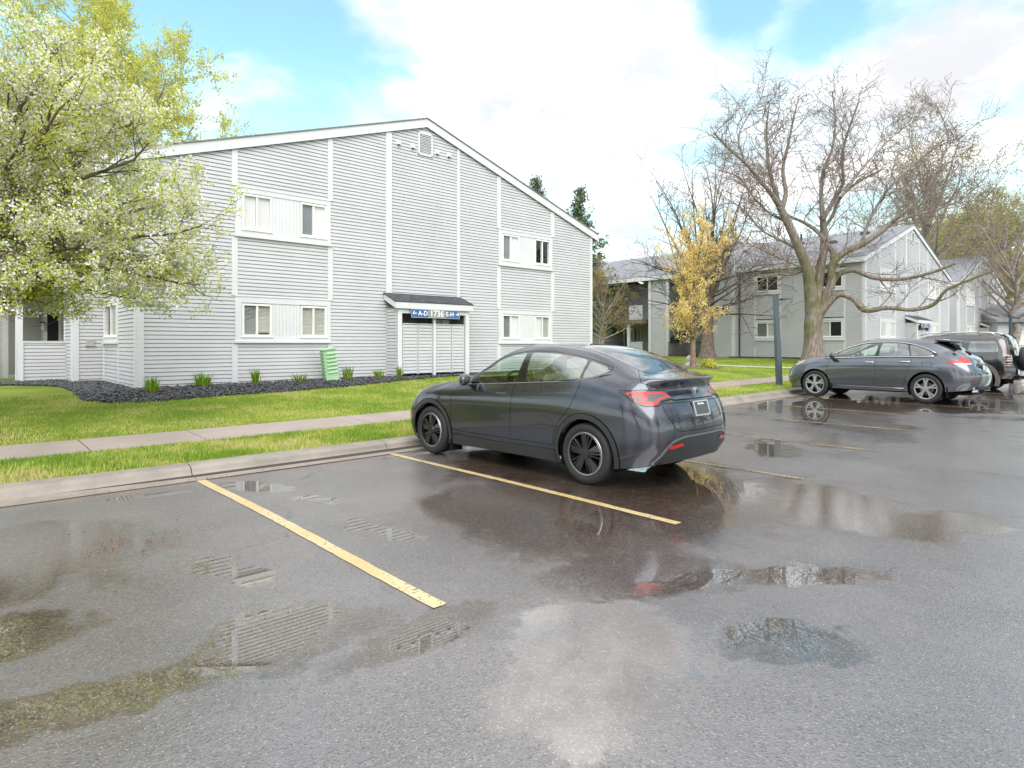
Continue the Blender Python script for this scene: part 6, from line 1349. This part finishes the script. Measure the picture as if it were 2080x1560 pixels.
# ---- the large bare tree
def big_bare():
    Y = 31.5; t = Tree(11); base = Vector((P3(1654, 733, Y).x, Y, 0)); base.z = Gxy(base.x, Y)-.05
    root = empty('bare_tree', base); tag(root, 'large bare spreading tree with a mossy trunk behind the grey crossover', 'tree')
    def L(p, dy, r0, r1=.03): ps = limb(p, Y, dy); rs = taper(len(ps), r0, r1); t.big.append((ps, rs)); return ps, rs
    trunk = [base]+[P3(x, y, Y) for x, y in ((1653, 715), (1652, 690), (1651, 665), (1653, 645), (1655, 622), (1656, 604))]
    t.big.append((trunk, [.78, .52, .43, .41, .42, .36, .12]))
    limbs = [L([(1651, 652), (1648, 612), (1645, 581), (1640, 549), (1625, 509), (1600, 452), (1584, 420)], -.6, .36, .17),
             L([(1655, 650), (1660, 600), (1663, 575), (1669, 528), (1674, 500), (1673, 466), (1671, 440)], .5, .30, .15),
             L([(1656, 655), (1672, 615), (1688, 578), (1692, 535), (1716, 512), (1748, 498), (1802, 460), (1829, 437)], -1.4, .27, .10),
             L([(1688, 578), (1706, 556), (1732, 549), (1770, 563), (1810, 568), (1856, 563), (1896, 552), (1940, 535)], -2.2, .16, .05),
             L([(1660, 648), (1681, 619), (1705, 598), (1732, 606), (1754, 630), (1802, 625), (1856, 629), (1896, 619), (1921, 590), (1964, 571), (2018, 549)], -3.2, .19, .045),
             L([(1693, 533), (1690, 510), (1676, 490), (1672, 470), (1690, 440), (1707, 402), (1740, 372), (1790, 345)], 1.6, .15, .05),
             L([(1676, 490), (1660, 470), (1633, 452), (1606, 440), (1590, 430)], 1.8, .12, .05)]
    subs = [L([(1584, 420), (1570, 399), (1545, 368), (1512, 330), (1478, 300), (1450, 270)], -1.5, .15, .03), L([(1592, 436), (1578, 400), (1563, 345), (1558, 300), (1557, 262), (1562, 215)], .8, .15, .03),
            L([(1588, 425), (1596, 395), (1590, 345), (1600, 300), (1610, 250), (1622, 200)], 2.2, .14, .03), L([(1671, 440), (1668, 400), (1672, 350), (1690, 303), (1697, 240), (1690, 185)], .8, .13, .03),
            L([(1671, 445), (1695, 405), (1712, 372), (1710, 320), (1725, 260), (1745, 205)], -1.8, .13, .03), L([(1829, 437), (1850, 420), (1884, 385), (1912, 330), (1925, 270), (1900, 210)], 1.2, .09, .025),
            L([(1802, 460), (1850, 440), (1905, 425), (1960, 400), (2010, 350)], -1.4, .08, .02), L([(1707, 402), (1745, 350), (1790, 300), (1835, 260), (1880, 235)], 2.8, .08, .02),
            L([(1748, 498), (1770, 440), (1800, 390), (1850, 340), (1900, 300), (1960, 275)], -2.0, .09, .02), L([(1641, 549), (1610, 535), (1575, 520), (1530, 500), (1480, 505)], -2.5, .08, .02), L([(1640, 545), (1610, 558), (1575, 558), (1530, 575), (1490, 570)], 2.0, .07, .02),
            L([(1625, 509), (1590, 490), (1550, 470), (1510, 425), (1470, 400)], 2.8, .09, .02), L([(1512, 330), (1500, 280), (1520, 235), (1545, 200), (1555, 165)], 1.2, .06, .02), L([(1600, 452), (1560, 430), (1530, 400), (1500, 360), (1460, 345)], -2.4, .08, .02)]
    cfg = [dict(den=1.3, ang=(25, 62), len=2.7, lift=.10, seg=6, wob=.20, up=.03, rmax=.045, rmin=.010, t0=.25), dict(den=3.5, ang=(25, 70), len=1.25, lift=.05, seg=5, wob=.24, up=.02, rmax=.017, rmin=.0095), dict(den=4.6, ang=(25, 75), len=.60, seg=3, wob=.28, rmax=.010, rmin=.0075)]
    cfg2 = [dict(den=3.4, ang=(22, 60), len=2.4, lift=.12, seg=6, wob=.20, up=.03, rmax=.03, rmin=.010, t0=.12)]+cfg[1:]
    for ps, rs in limbs: t.grow(ps, rs, 0, [dict(cfg[0], den=.8)]+cfg[1:])
    for ps, rs in subs: t.grow(ps, rs, 0, cfg2)
    local(t, base); t.skin([b for b in t.big if b[1][0] > .10], 12, 'trunk', mossy, root); t.skin([b for b in t.big if b[1][0] <= .10], 6, 'branches', bark_grey, root); t.skin(t.tw, 3, 'twigs', bark_red, root)
    print('big twigs', len(t.tw), len(t.big))
    return root
big_bare()

# ---- bare tree behind the golden one
def fan_bare(px, py, Y, top, seed, label, spread=1.0, den=1.0, mt=bark_dark):
    base = Vector((P3(px, py, Y).x, Y, 0)); base.z = Gxy(base.x, Y)-.05; H = top-base.z; t = Tree(seed); root = empty('bare_tree', base); tag(root, label, 'tree')
    fork = base+Vector((.1, 0, H*.30)); t.big.append(([base, base+Vector((0, 0, H*.04)), base+Vector((.02, 0, H*.12)), base+Vector((.06, 0, H*.2)), fork], [.62, .42, .34, .32, .30]))
    cfg = [dict(den=1.1, ang=(22, 55), len=2.0, lift=.12, seg=5, wob=.13, up=.05, rmax=.035, t0=.2), dict(den=2.6, ang=(22, 60), len=1.0, lift=.06, seg=4, wob=.18, up=.03, rmax=.016, rmin=.010), dict(den=3.6, ang=(22, 65), len=.50, seg=3, wob=.2, rmax=.010, rmin=.008)]
    for i in range(15):
        a = 2*math.pi*(i+t.r.random()*.6)/15; s = t.r.uniform(.16, .62)*spread; d = Vector((math.cos(a)*s, math.sin(a)*s, 1)).normalized(); l = H*t.r.uniform(.52, .72)
        p0 = base.lerp(fork, t.r.uniform(.75, 1.0)); ps, rs = t.line(p0, d, l, t.r.uniform(.09, .15), .012, 10, .05, .01); t.big.append((ps, rs)); t.grow(ps, rs, 0, [dict(cfg[0], den=1.1*den)]+cfg[1:])
    for i in range(17):   # low arching boughs
        a = 2*math.pi*(i+t.r.random())/17; d = Vector((math.cos(a), math.sin(a), .35)); l = H*t.r.uniform(.38, .52)*spread
        ps, rs = t.line(base+Vector((0, 0, H*t.r.uniform(.2, .36))), d, l, .075, .012, 9, .08, -.015); t.big.append((ps, rs)); t.grow(ps, rs, 0, cfg)
    local(t, base); t.skin([b for b in t.big if b[1][0] > .08], 8, 'trunk', brown_bark, root); t.skin([b for b in t.big if b[1][0] <= .08], 5, 'branches', mt, root); t.skin(t.tw, 3, 'twigs', mt, root)
    return root
fan_bare(1437, 728, 37.1, 13.3, 21, 'dark bare tree with upright stems behind the golden sapling', .85)

# ---- small golden tree
def golden():
    Y = 27.5; base = Vector((P3(1407, 746, Y).x, Y, 0)); base.z = Gxy(base.x, Y); t = Tree(31); root = empty('golden_tree', base); tag(root, 'small tree in golden spring leaf on a planted bed in front of the middle building', 'tree')
    H = 6.9; st = [base+Vector((.02*math.sin(k), 0, H*.42*k/6)) for k in range(7)]; t.big.append((st, [.14, .115, .11, .10, .10, .09, .085]))
    cfg = [dict(den=2.4, ang=(25, 55), len=1.1, lift=.25, seg=4, wob=.15, up=.05, rmax=.02, t0=.1), dict(den=3.6, ang=(25, 60), len=.45, lift=.1, seg=3, wob=.2, rmax=.008, rmin=.004)]
    for i in range(26):
        z = H*t.r.uniform(.14, .5); a = t.r.uniform(0, 6.28); s = t.r.uniform(.10, .60) if z > 2 else t.r.uniform(.7, 1.6); d = Vector((math.cos(a)*s, math.sin(a)*s, 1)).normalized()
        l = min(H*.62, (H-z)*t.r.uniform(.6, 1.0)/max(d.z, .5)*.9) if z > 2 else t.r.uniform(1.2, 2.2); ps, rs = t.line(base+Vector((0, 0, z)), d, l, .045, .008, 8, .07, .02); t.big.append((ps, rs)); t.grow(ps, rs, 0, cfg)
    local(t, base); t.skin(t.big, 7, 'trunk', bark_tan, root); t.skin(t.tw, 3, 'twigs', bark_tan, root)
    pts = [p for p in along(t.tips+t.tw, .09, t.r) if t.r.random() < min(.8, .22+p.z/4.2)]
    leaves('crown', pts, .078, [gold, gold2], [.55, .45], root, 5, .55, clump=4, spread=.06)
golden()

# ---- blossoming tree at the left edge
def blossom():
    Y = 9.9; bx, by = W(.05, 13.2); base = Vector((bx, by, G(.05, 13.2)-.05)); t = Tree(41); root = empty('blossom_tree', base); tag(root, 'white blossoming tree reaching in from the left edge of the view', 'tree')
    fork = base+Vector((.05, .0, 1.35)); t.big.append(([base, base+Vector((0, 0, .3)), base+Vector((.03, 0, .8)), fork], [.26, .19, .165, .17]))
    cfg = [dict(den=2.8, ang=(28, 66), len=1.45, lift=.06, seg=5, wob=.15, up=.02, rmax=.022, t0=.15), dict(den=4.6, ang=(28, 66), len=.66, lift=.05, seg=4, wob=.18, up=.01, rmax=.009, rmin=.004), dict(den=5.5, ang=(25, 65), len=.27, seg=2, wob=.2, rmax=.005, rmin=.003)]
    dirs = []
    # boughs that reach into the view (right of the trunk as seen) and the rest of the round crown
    for (ex, ey, ez, r0) in [(3.9, .7, 1.05, .075), (3.1, -.6, 1.7, .075), (3.7, .3, 2.0, .08), (2.9, 1.3, 2.6, .08), (3.3, -.2, 3.1, .08), (2.5, .8, 3.9, .08), (2.6, -.9, 3.6, .07), (1.6, .2, 4.9, .08), (1.3, -1.3, 4.2, .07), (.6, 1.2, 5.2, .08), (.2, -.6, 5.4, .08), (-.9, .5, 5.0, .07), (1.8, 2.0, 3.0, .07), (1.5, -2.0, 2.4, .07), (.2, 2.6, 3.2, .07), (.0, -2.6, 2.8, .07), (-2.0, 1.0, 3.4, .07), (-2.0, -1.2, 3.2, .07), (-3.0, 0, 2.0, .07), (2.2, -1.3, 1.35, .06), (2.6, 1.5, 1.3, .06), (3.5, -.1, 1.35, .055), (2.9, .2, 2.4, .06), (2.2, -.2, 4.3, .06), (1.0, .6, 4.2, .06), (3.0, .9, 1.6, .055), (1.9, -.9, 3.0, .055), (-.2, .3, 3.9, .06), (.8, -1.2, 5.0, .06), (.9, .2, 1.9, .05), (1.8, .6, 2.2, .06), (1.1, -.5, 3.2, .06)]:
        ex = ex*.93 if ex > 2.7 and ez < 1.8 else ex; d = Vector((ex, ey, ez)); n = 9; ps = []
        for k in range(n+1):
            f = k/n; p = fork+Vector((ex*f, ey*f, ez*(f**.8)+.25*math.sin(f*math.pi)*(1 if ez > 1.6 else 1.8)-.12*f*f))+Vector((t.r.gauss(0, .05), t.r.gauss(0, .05), t.r.gauss(0, .05)))*min(1, f*3); ps.append(p)
        rs = taper(n+1, r0, .012); t.big.append((ps, rs)); t.grow(ps, rs, 0, cfg)
    t.tw = [q for q in t.tw if q[0][-1].z > 1.95]
    local(t, base); t.skin(t.big, 7, 'trunk', MATS['plum_bark'], root); t.skin(t.tw, 3, 'twigs', MATS['plum_bark'], root)
    pts = [p for p in along(t.tips, .10, t.r) if p.z+base.z > 1.98+.16*noise.noise((p.x*2, p.y*2, 0))+max(0, -.12*(p.x-2.2))]
    cl_ = [p for p in pts if noise.noise((p.x*1.7, p.y*1.7, p.z*1.7)) > -.35]
    leaves('blossom', cl_, .037, [petal], [1], root, 8, .85, clump=13, spread=.052)
    leaves('foliage', pts, .055, [lime, fresh], [.82, .18], root, 9, .5, clump=9, spread=.060)
    print('blossom pts', len(pts))
mat('plum_bark', (.13, .095, .068), .8, var=.3, vscale=6, bump=.5, bscale=25)
blossom()

# ---- trees in bud behind the buildings
def bud_tree(px, Y, top, width, seed, label, mats, wts, size=.10, dens=1.0, step=.16, ztrunk=None, up=.04, clump=2, name='budding_tree', bm_=bark_grey):
    x = (px-1040)/1280*Y; base = Vector((x, Y, Gxy(x, Y)-.05)); H = top-base.z; t = Tree(seed); root = empty(name, base); tag(root, label, 'tree', 'budding trees beyond the buildings')
    tr = [base+Vector((t.r.gauss(0, .08)*k, t.r.gauss(0, .08)*k, H*.55*k/6)) for k in range(7)]; t.big.append((tr, taper(7, H*.030, H*.012)))
    cfg = [dict(den=1.0*dens, ang=(25, 58), len=width*.24, lift=.12, seg=5, wob=.14, up=up, rmax=.04, t0=.2), dict(den=1.9*dens, ang=(25, 62), len=width*.12, lift=.08, seg=4, wob=.17, up=.03, rmax=.018, rmin=.00022*Y), dict(den=2.4*dens, ang=(25, 65), len=width*.055, seg=2, wob=.2, rmax=.012, rmin=.00018*Y)]
    n = 20
    for i in range(n):
        f = i/(n-1); z = H*(.20+.35*f); a = i*2.4+t.r.uniform(-.4, .4); s = (1.25-1.0*f)*width/H*1.5; d = Vector((math.cos(a)*s, math.sin(a)*s, .75+.5*f)).normalized()
        l = min((H-z)/max(d.z, .35), width*.62)*t.r.uniform(.78, 1.0); k = z/(H*.55)*6; q = tr[min(int(k), 5)].lerp(tr[min(int(k), 5)+1], k-int(k)) if k < 6 else tr[6]
        ps, rs = t.line(q, d, l, H*.0105, .012, 9, .07, .015); t.big.append((ps, rs)); t.grow(ps, rs, 0, cfg)
    if len(t.tw) < 400: t.big += t.tw; t.tw = []
    local(t, base); t.skin(t.big, 6, 'trunk', bm_, root); t.skin(t.tw, 3, 'twigs', bm_, root)
    if mats: leaves('crown', along(t.tips, step, t.r), size, mats, wts, root, seed, .6, clump=clump, spread=size*.9)
    return root
bud_tree(205, 27.5, 16.6, 12.5, 51, 'tall yellow green budding tree rising behind the blossoming tree', [bud, lime], [.45, .55], .10, 1.5, .10, clump=5)
bud_tree(395, 30.0, 12.9, 5.5, 52, 'small budding tree peeping over the eave of the nearest building', [bud, olive], [.7, .3], .11, 1.5, .12, clump=3)
bud_tree(1880, 60.0, 22.8, 17, 53, 'tall half bare tree with a thick trunk behind the middle building', [olive, bud], [.5, .5], .15, 1.2, .3, clump=1)
bud_tree(1990, 70.0, 17.5, 15, 54, 'yellow green budding tree behind the farthest gable', [bud, olive], [.6, .4], .20, 1.1, .22, clump=2)
bud_tree(2060, 52.0, 14.0, 11, 55, 'budding tree at the right edge beyond the parked off-roader', [bud, olive, fresh], [.5, .4, .1], .13, 1.15, .24, clump=1)
bud_tree(1930, 84.0, 19.5, 18, 60, 'broad yellow green budding tree far behind the gap between the two far gables', [bud, olive], [.6, .4], .24, 1.0, .2, clump=3)
bud_tree(2150, 62.0, 13.5, 11, 56, 'rosy budding tree at the far right beyond the cars', [rosy, olive, bud], [.45, .3, .25], .17, 1.1, .18)
bud_tree(1560, 66.0, 14.2, 13, 57, 'pale budding tree above the ridge of the middle building', [olive, bud], [.5, .5], .15, .8, .4, clump=1, bm_=bark_tan)
bud_tree(1720, 72.0, 14.6, 13, 58, 'tan budding tree above the roof behind the large bare tree', [bud, olive], [.6, .4], .16, .8, .4, clump=1, bm_=bark_tan)
ochre = leafmat('ochre_bud', (.33, .24, .075), .35)
bud_tree(1219, 40.5, 6.7, 4.6, 59, 'ochre bushy tree showing past the right corner of the nearest building', [ochre, olive], [.6, .4], .10, 1.9, .08, clump=4)

# ---- spruces behind the nearest building
def spruce(px, Y, top, seed, label, R0=3.0):
    x = (px-1040)/1280*Y; base = Vector((x, Y, Gxy(x, Y))); H = top-base.z; t = Tree(seed); root = empty('spruce', base); tag(root, label, 'tree', 'spruces behind the nearest building')
    t.big.append(([base, base+Vector((0, 0, H*.5)), base+Vector((0, 0, H*.97))], [.28, .15, .02])); pts = []
    z = 2.0
    while z < H*.985:
        f = 1-z/H; rr = R0*f**.85+.12
        for k in range(8):
            a = t.r.uniform(0, 6.28); l = rr*t.r.uniform(.6, 1.12); d = Vector((math.cos(a), math.sin(a), .25-.5*f)); ps, rs = t.line(base+Vector((0, 0, z+t.r.uniform(-.15, .15))), d, l, .03, .008, 5, .05, .035); t.tw.append((ps, rs))
            for q in along([(ps[1:], rs)], .10, t.r): pts.append(q-base+Vector((t.r.gauss(0, .09), t.r.gauss(0, .09), t.r.gauss(-.05, .07))))
        z += .30+.16*f
    local(t, base); t.skin(t.big, 8, 'trunk', bark_dark, root); t.skin(t.tw, 3, 'branches', bark_dark, root)
    leaves('crown', pts, .26, [needle, needle2], [.55, .45], root, seed, .30, clump=4, spread=.12); return root
sp_ = spruce(1178, 47.0, 13.4, 61, 'full blue green spruce rising past the right end of the nearest roof', 4.3)
spruce(1088, 50.0, 15.1, 62, 'spruce whose tip shows above the roof slope of the nearest building', 4.0)

# ---- trees across the lot behind the viewer (seen only mirrored in glass, paint and water); right-hand ones added to dim reflections
def copy_tree(o, loc, rz, label):
    c = o.copy(); COL.objects.link(c); c.location = loc; c.rotation_euler = (0, 0, rz); c['label'] = label
    for ch in o.children:
        d = ch.copy(); COL.objects.link(d); d.parent = c
    return c
rear = fan_bare(900, 740, 24.0, 13.0, 71, 'dark bare tree behind the viewer across the lot, the one nearest the hatchback', 1.15, .8, bark_dark)
rear.location = (-8.5, -7.5, .05)
copy_tree(rear, (-15.5, -2.5, .05), 2.1, 'dark bare tree behind the viewer across the lot, at its left end')
copy_tree(rear, (-1.5, -15, .05), 4.0, 'dark bare tree behind the viewer across the lot, farthest to the right')
for k_, (x_, y_, lab_) in enumerate(((19.0, 1.5, 'unseen bare tree added at right to dim reflections, nearest one'), (27.0, 6.0, 'unseen bare tree added at right to dim reflections, middle one'), (36.0, 13.0, 'unseen bare tree added at right to dim reflections, farthest one'), (11.0, -6.5, 'unseen bare tree added behind the viewer to the right to dim reflections'))):
    copy_tree(rear, (x_, y_, .05), 1.3*k_+.5, lab_)  # unseen tree copies, added to dim the sky mirrored in the cars
for k_, (x_, y_, lab_) in enumerate(((46, 26, 'unseen spruce added at right to darken reflections, left one of a row'), (52, 21, 'unseen spruce added at right to darken reflections, second of a row'), (56, 15, 'unseen spruce added at right to darken reflections, third of a row'), (41, 32, 'unseen spruce added at right to darken reflections, farthest along the kerb'))):
    copy_tree(sp_, (x_, y_, .3), 1.1*k_, lab_)  # unseen spruce copies, added to darken what the crossover's tail mirrors
# ------------------------------------------------------------------ small things
steel = mat('slate_steel', (.075, .095, .125), .35, metal=.3, coat=.4, coat_rough=.15)
def lamp(px, Y, v=None, lean=.0, label='', H=2.92, w=.165, z0=None):
    x = (px-1040)/1280*Y; z = Gxy(x, Y) if z0 is None else z0; r = empty('lamp_post', (x, Y, z), TH); tag(r, label, 'lamp post', 'slate lamp posts along the verge'); r.rotation_euler = (0, R(lean), R(8))
    mb = MB(); mb.hexa([(-w/2, -w/2, -.1), (w/2, -w/2, -.1), (w/2, w/2, -.1), (-w/2, w/2, -.1), (-w*.42, -w*.42, H), (w*.42, -w*.42, H), (w*.42, w*.42, H), (-w*.42, w*.42, H)]); mb.build('post', steel, r, bevel=.01)
    mb = MB(); mb.box(-w*.46, w*.46, -w*.46, w*.46, H, H+.02); mb.build('post_cap', steel, r)
    mb = MB(); mb.box(w*.4, .22, -.03, .03, H-.14, H-.09); mb.build('arm', steel, r)
    mb = MB(); mb.hexa([(.16, -.15, H-.15), (.50, -.13, H-.12), (.50, .13, H-.12), (.16, .15, H-.15), (.16, -.13, H-.08), (.50, -.11, H-.095), (.50, .11, H-.095), (.16, .13, H-.08)]); mb.build('lamp_head', MATS['dark_shingle'], r, bevel=.01)
lamp(1583, 20.6, lean=-2.6, label='slate square lamp post leaning slightly beside the grey crossover')
lamp(2053, 36.0, label='thin dark lamp post at the right edge beyond the off-roader', lean=0, H=2.95, w=.15)

# tufts of day lily in the stone mulch
gl = [leafmat('lily_leaf', (.13, .30, .02), .4), leafmat('lily_leaf_light', (.30, .43, .05), .4)]; straw = leafmat('dry_leaf', (.45, .22, .08), .2)
tuft_labels = ['green tuft of spear leaves at the corner of the nearest building', 'wide green tuft in the stone mulch, second from the building corner', 'narrow upright green tuft below the lower left window', 'low sprawling pale green tuft left of the green plastic cabinet', 'green tuft just right of the green plastic cabinet', 'green tuft midway between the green cabinet and the meter enclosure', 'small green tuft at the left post of the meter enclosure']
for i, (u, v, h, n, sp, lean) in enumerate([(3.47, 15.72, .36, 70, .13, .35), (4.75, 16.45, .36, 90, .19, .4), (5.98, 16.35, .42, 46, .09, .3), (7.22, 16.55, .26, 46, .16, 1.0), (8.62, 16.5, .40, 52, .13, .3), (9.62, 16.5, .30, 40, .15, .8), (10.12, 16.15, .38, 30, .09, .3)]):
    x, y = W(u, v); r = empty('day_lily', (x, y, G(u, v)+.02)); tag(r, tuft_labels[i], 'plant', 'lily tufts in the stone mulch'); rr = random.Random(90+i); mb = MB(); dr = MB()
    for k in range(n):
        a = rr.uniform(0, 6.28); q = sp*math.sqrt(rr.random()); p = Vector((q*math.cos(a), q*math.sin(a), 0)); d = Vector((math.cos(a), math.sin(a), 0))*lean*rr.uniform(.1, 1)*h+Vector((rr.gauss(0, .04), rr.gauss(0, .04), 0)); hh = h*rr.uniform(.65, 1.1); s = Vector((-math.sin(a), math.cos(a), 0))*.010
        m = p+d*.4+Vector((0, 0, hh*.6)); e = p+d*1.1+Vector((0, 0, hh)); mi = int(rr.random() < .4); mb.add([p-s, p+s, m+s, m-s], [(0, 1, 2, 3)], mi); mb.add([m-s, m+s, e], [(0, 1, 2)], mi)
    for k in range(60):
        a = rr.uniform(0, 6.28); q = sp*rr.uniform(.5, 2.0); p = Vector((q*math.cos(a), q*math.sin(a)*.8, rr.uniform(.03, .07))); d = Vector((rr.gauss(0, .09), rr.gauss(0, .09), rr.uniform(-.02, .05))); s = Vector((-d.y, d.x, 0)).normalized()*.008; dr.add([p-s, p+s, p+d+s*.4, p+d-s*.4], [(0, 1, 2, 3)])
    mb.build('leaves', gl, r, fix=False); dr.build('dry_leaves', straw, r, fix=False)

# pale green plastic cabinet leaning by the wall
gp = mat('pale_green_plastic', (.36, .56, .34), .5, var=.06, vscale=2); gp2 = mat('green_clip', (.30, .49, .28), .5)
x, y = W(8.08, 16.62); r = empty('utility_cabinet', (x, y, G(8.08, 16.62)), TH+R(4)); r.rotation_euler = (0, R(-7), TH); tag(r, 'pale green ribbed plastic cabinet leaning against the wall below the lower windows', 'utility cabinet')
mb = MB(); mb.hexa([(-.16, -.26, 0), (.22, -.26, 0), (.22, .0, 0), (-.16, .0, 0), (-.15, -.24, .90), (.20, -.24, .90), (.20, .0, .92), (-.15, .0, .92)]); mb.build('casing', gp, r, bevel=.012)
mb = MB(); mb.box(-.20, .26, -.30, .0, -.02, .035); mb.box(-.18, .24, -.275, .0, .88, .915); mb.build('casing_flange', gp, r, bevel=.008)
mb = MB()
for k in range(6): z = .24+k*.105; mb.hexa([(-.09, -.285, z), (.205, -.285, z), (.205, -.24, z-.01), (-.09, -.24, z-.01), (-.09, -.265, z+.035), (.205, -.265, z+.035), (.205, -.24, z+.05), (-.09, -.24, z+.05)])
mb.build('louvre', gp, r)
mb = MB()
for k in range(8):
    z = .12+k*.095; mb.box(-.185, -.15, -.23, -.15, z, z+.022); mb.box(-.19, -.15, -.10, -.05, z, z+.03); mb.box(-.18, -.152, -.145, -.11, z+.03, z+.06)
mb.build('clip', gp2, r)

# planted bed with edging, shrub and ornament by the golden tree
bx, by = W(24.5, 14.95); tag(bed_sheet('planting_bed', [(23.4, 15.6), (23.6, 14.4), (24.6, 14.1), (25.6, 14.3), (26.0, 15.2), (25.2, 16.2), (24.0, 16.3)], .12, .02, mat('bark_chips', (.16, .105, .08), .8, var=.35, vscale=12)), kind='structure')
def bush(name, u, v, rad, h, n, mats, w, label, size=.09, cat='shrub', seed=1):
    x, y = W(u, v); r = random.Random(seed); pts = []
    for k in range(n):
        a, b = r.uniform(0, 6.28), math.acos(r.uniform(0, 1)); q = rad*r.uniform(.6, 1.05); pts.append((q*math.sin(b)*math.cos(a), q*math.sin(b)*math.sin(a), h*math.cos(b)*r.uniform(.6, 1.05)+.03))
    e = empty(name, (x, y, G(u, v))); tag(e, label, cat); leaves('leaves', pts, size, mats, w, e, seed, .55, 2, .04); return e
bush('low_shrub', 24.75, 14.55, .32, .30, 420, [lime, bud], [.7, .3], 'low lime green shrub on the bed beside the golden tree', .10)
x, y = W(24.65, 15.45); r = empty('garden_ornament', (x, y, G(24.65, 15.45))); tag(r, 'small white stone garden ornament left of the golden tree', 'ornament')
mb = MB(); mb.lathe([(0, 0), (.20, 0), (.22, .05), (.13, .10), (.10, .20), (.15, .26), (.13, .36), (.06, .44), (0, .46)], 'z', 18); mb.build('figure', MATS['concrete_pale'], r, smooth=True)
mb = MB(); mb.lathe([(0, -.05), (.30, -.05), (.27, .03), (0, .05)], 'z', 12); o = mb.build('plinth_stone', MATS['concrete_pale'], r, smooth=True)
# narrow path in front of the middle building
pm = MB()
pts = [(25.4, 15.8), (27.2, 14.2), (28.7, 13.2), (30.5, 12.3), (33, 11.4)]
for (a, b), (c, d) in zip(pts, pts[1:]):
    n = Vector((d-b, -(c-a))).normalized()*.22; z = lambda u, v: G(u, v)+.02
    pm.quad((a-n.x, b-n.y, z(a-n.x, b-n.y)), (a+n.x, b+n.y, z(a+n.x, b+n.y)), (c+n.x, d+n.y, z(c+n.x, d+n.y)), (c-n.x, d-n.y, z(c-n.x, d-n.y)))
tag(lotobj(pm.build('garden_path', MATS['concrete_pale'], fix=False)), kind='structure')
# stone strip at the foot of the middle building
strip = [(36.0, 12.3), (36.95, 12.3), (36.95, 20.0), (36.0, 20.0)]
tag(stones('mulch_strip', scatter(1500, strip), .03, .07, mulch_m, 6), 'dark stone strip at the foot of the middle building', 'mulch', kind='stuff')
# far house at the right edge
x = (2085-1040)/1280*52; r = empty('far_house', (x, 52, Gxy(x, 52)), 0); tag(r, 'grey house with a green glazed window at the right edge, beyond the cars', 'house')
w = Wall((-2.4, 0), (6, 0)); mb = MB(); w.siding(mb, 0, 3.0, holes=[(.85, 2.75, 1.05, 2.2)]); w2 = Wall((-2.4, 8), (-2.4, 0)); w2.siding(mb, 0, 3.0); mb.build('wall', vinyl, r, fix=False)
mb = MB(); mb.hexa([(-2.9, -.5, 2.95), (6.4, -.5, 2.95), (6.4, 4, 4.4), (-2.9, 4, 4.4), (-2.9, -.5, 3.15), (6.4, -.5, 3.15), (6.4, 4, 4.6), (-2.9, 4, 4.6)]); mb.build('roof', shingle, r)
window(w, r, .9, 2.7, 1.1, 2.15, ('screen', 'curtain'))

# hedge-like far vegetation at the lot's right end
# fallen maple flowers on the asphalt
pet = leafmat('fallen_flower', (.33, .10, .07), .2); rr = random.Random(5); V = []
for c, n, s in (((1.22, 5.9), 90, .24), ((1.2, 6.5), 25, .4), ((2.6, 8.18), 30, .5), ((1.6, 8.2), 25, .6), ((.9, 4.9), 40, .5), ((1.3, 4.0), 10, .4)):
    for k in range(n):
        u, v = c[0]+rr.gauss(0, s), c[1]+rr.gauss(0, s*.5 if c[1] < 8 else .05); V.append((u, v, Lz(u)+.012))
lv = leaves('fallen_flowers', V, .02, [pet, straw], [.7, .3], None, 3, .6, 1); me = lv.data
co = np.zeros(len(me.vertices)*3, np.float32); me.vertices.foreach_get('co', co); co = co.reshape(-1, 3); c4 = co.reshape(-1, 4, 3); c4[:, :, 2] = np.clip(c4[:, :, 2], .006, .016); me.vertices.foreach_set('co', c4.ravel()); me.update(); lotobj(lv); tag(lv, 'fallen red flowers and scraps scattered on the wet asphalt', 'litter', kind='stuff')
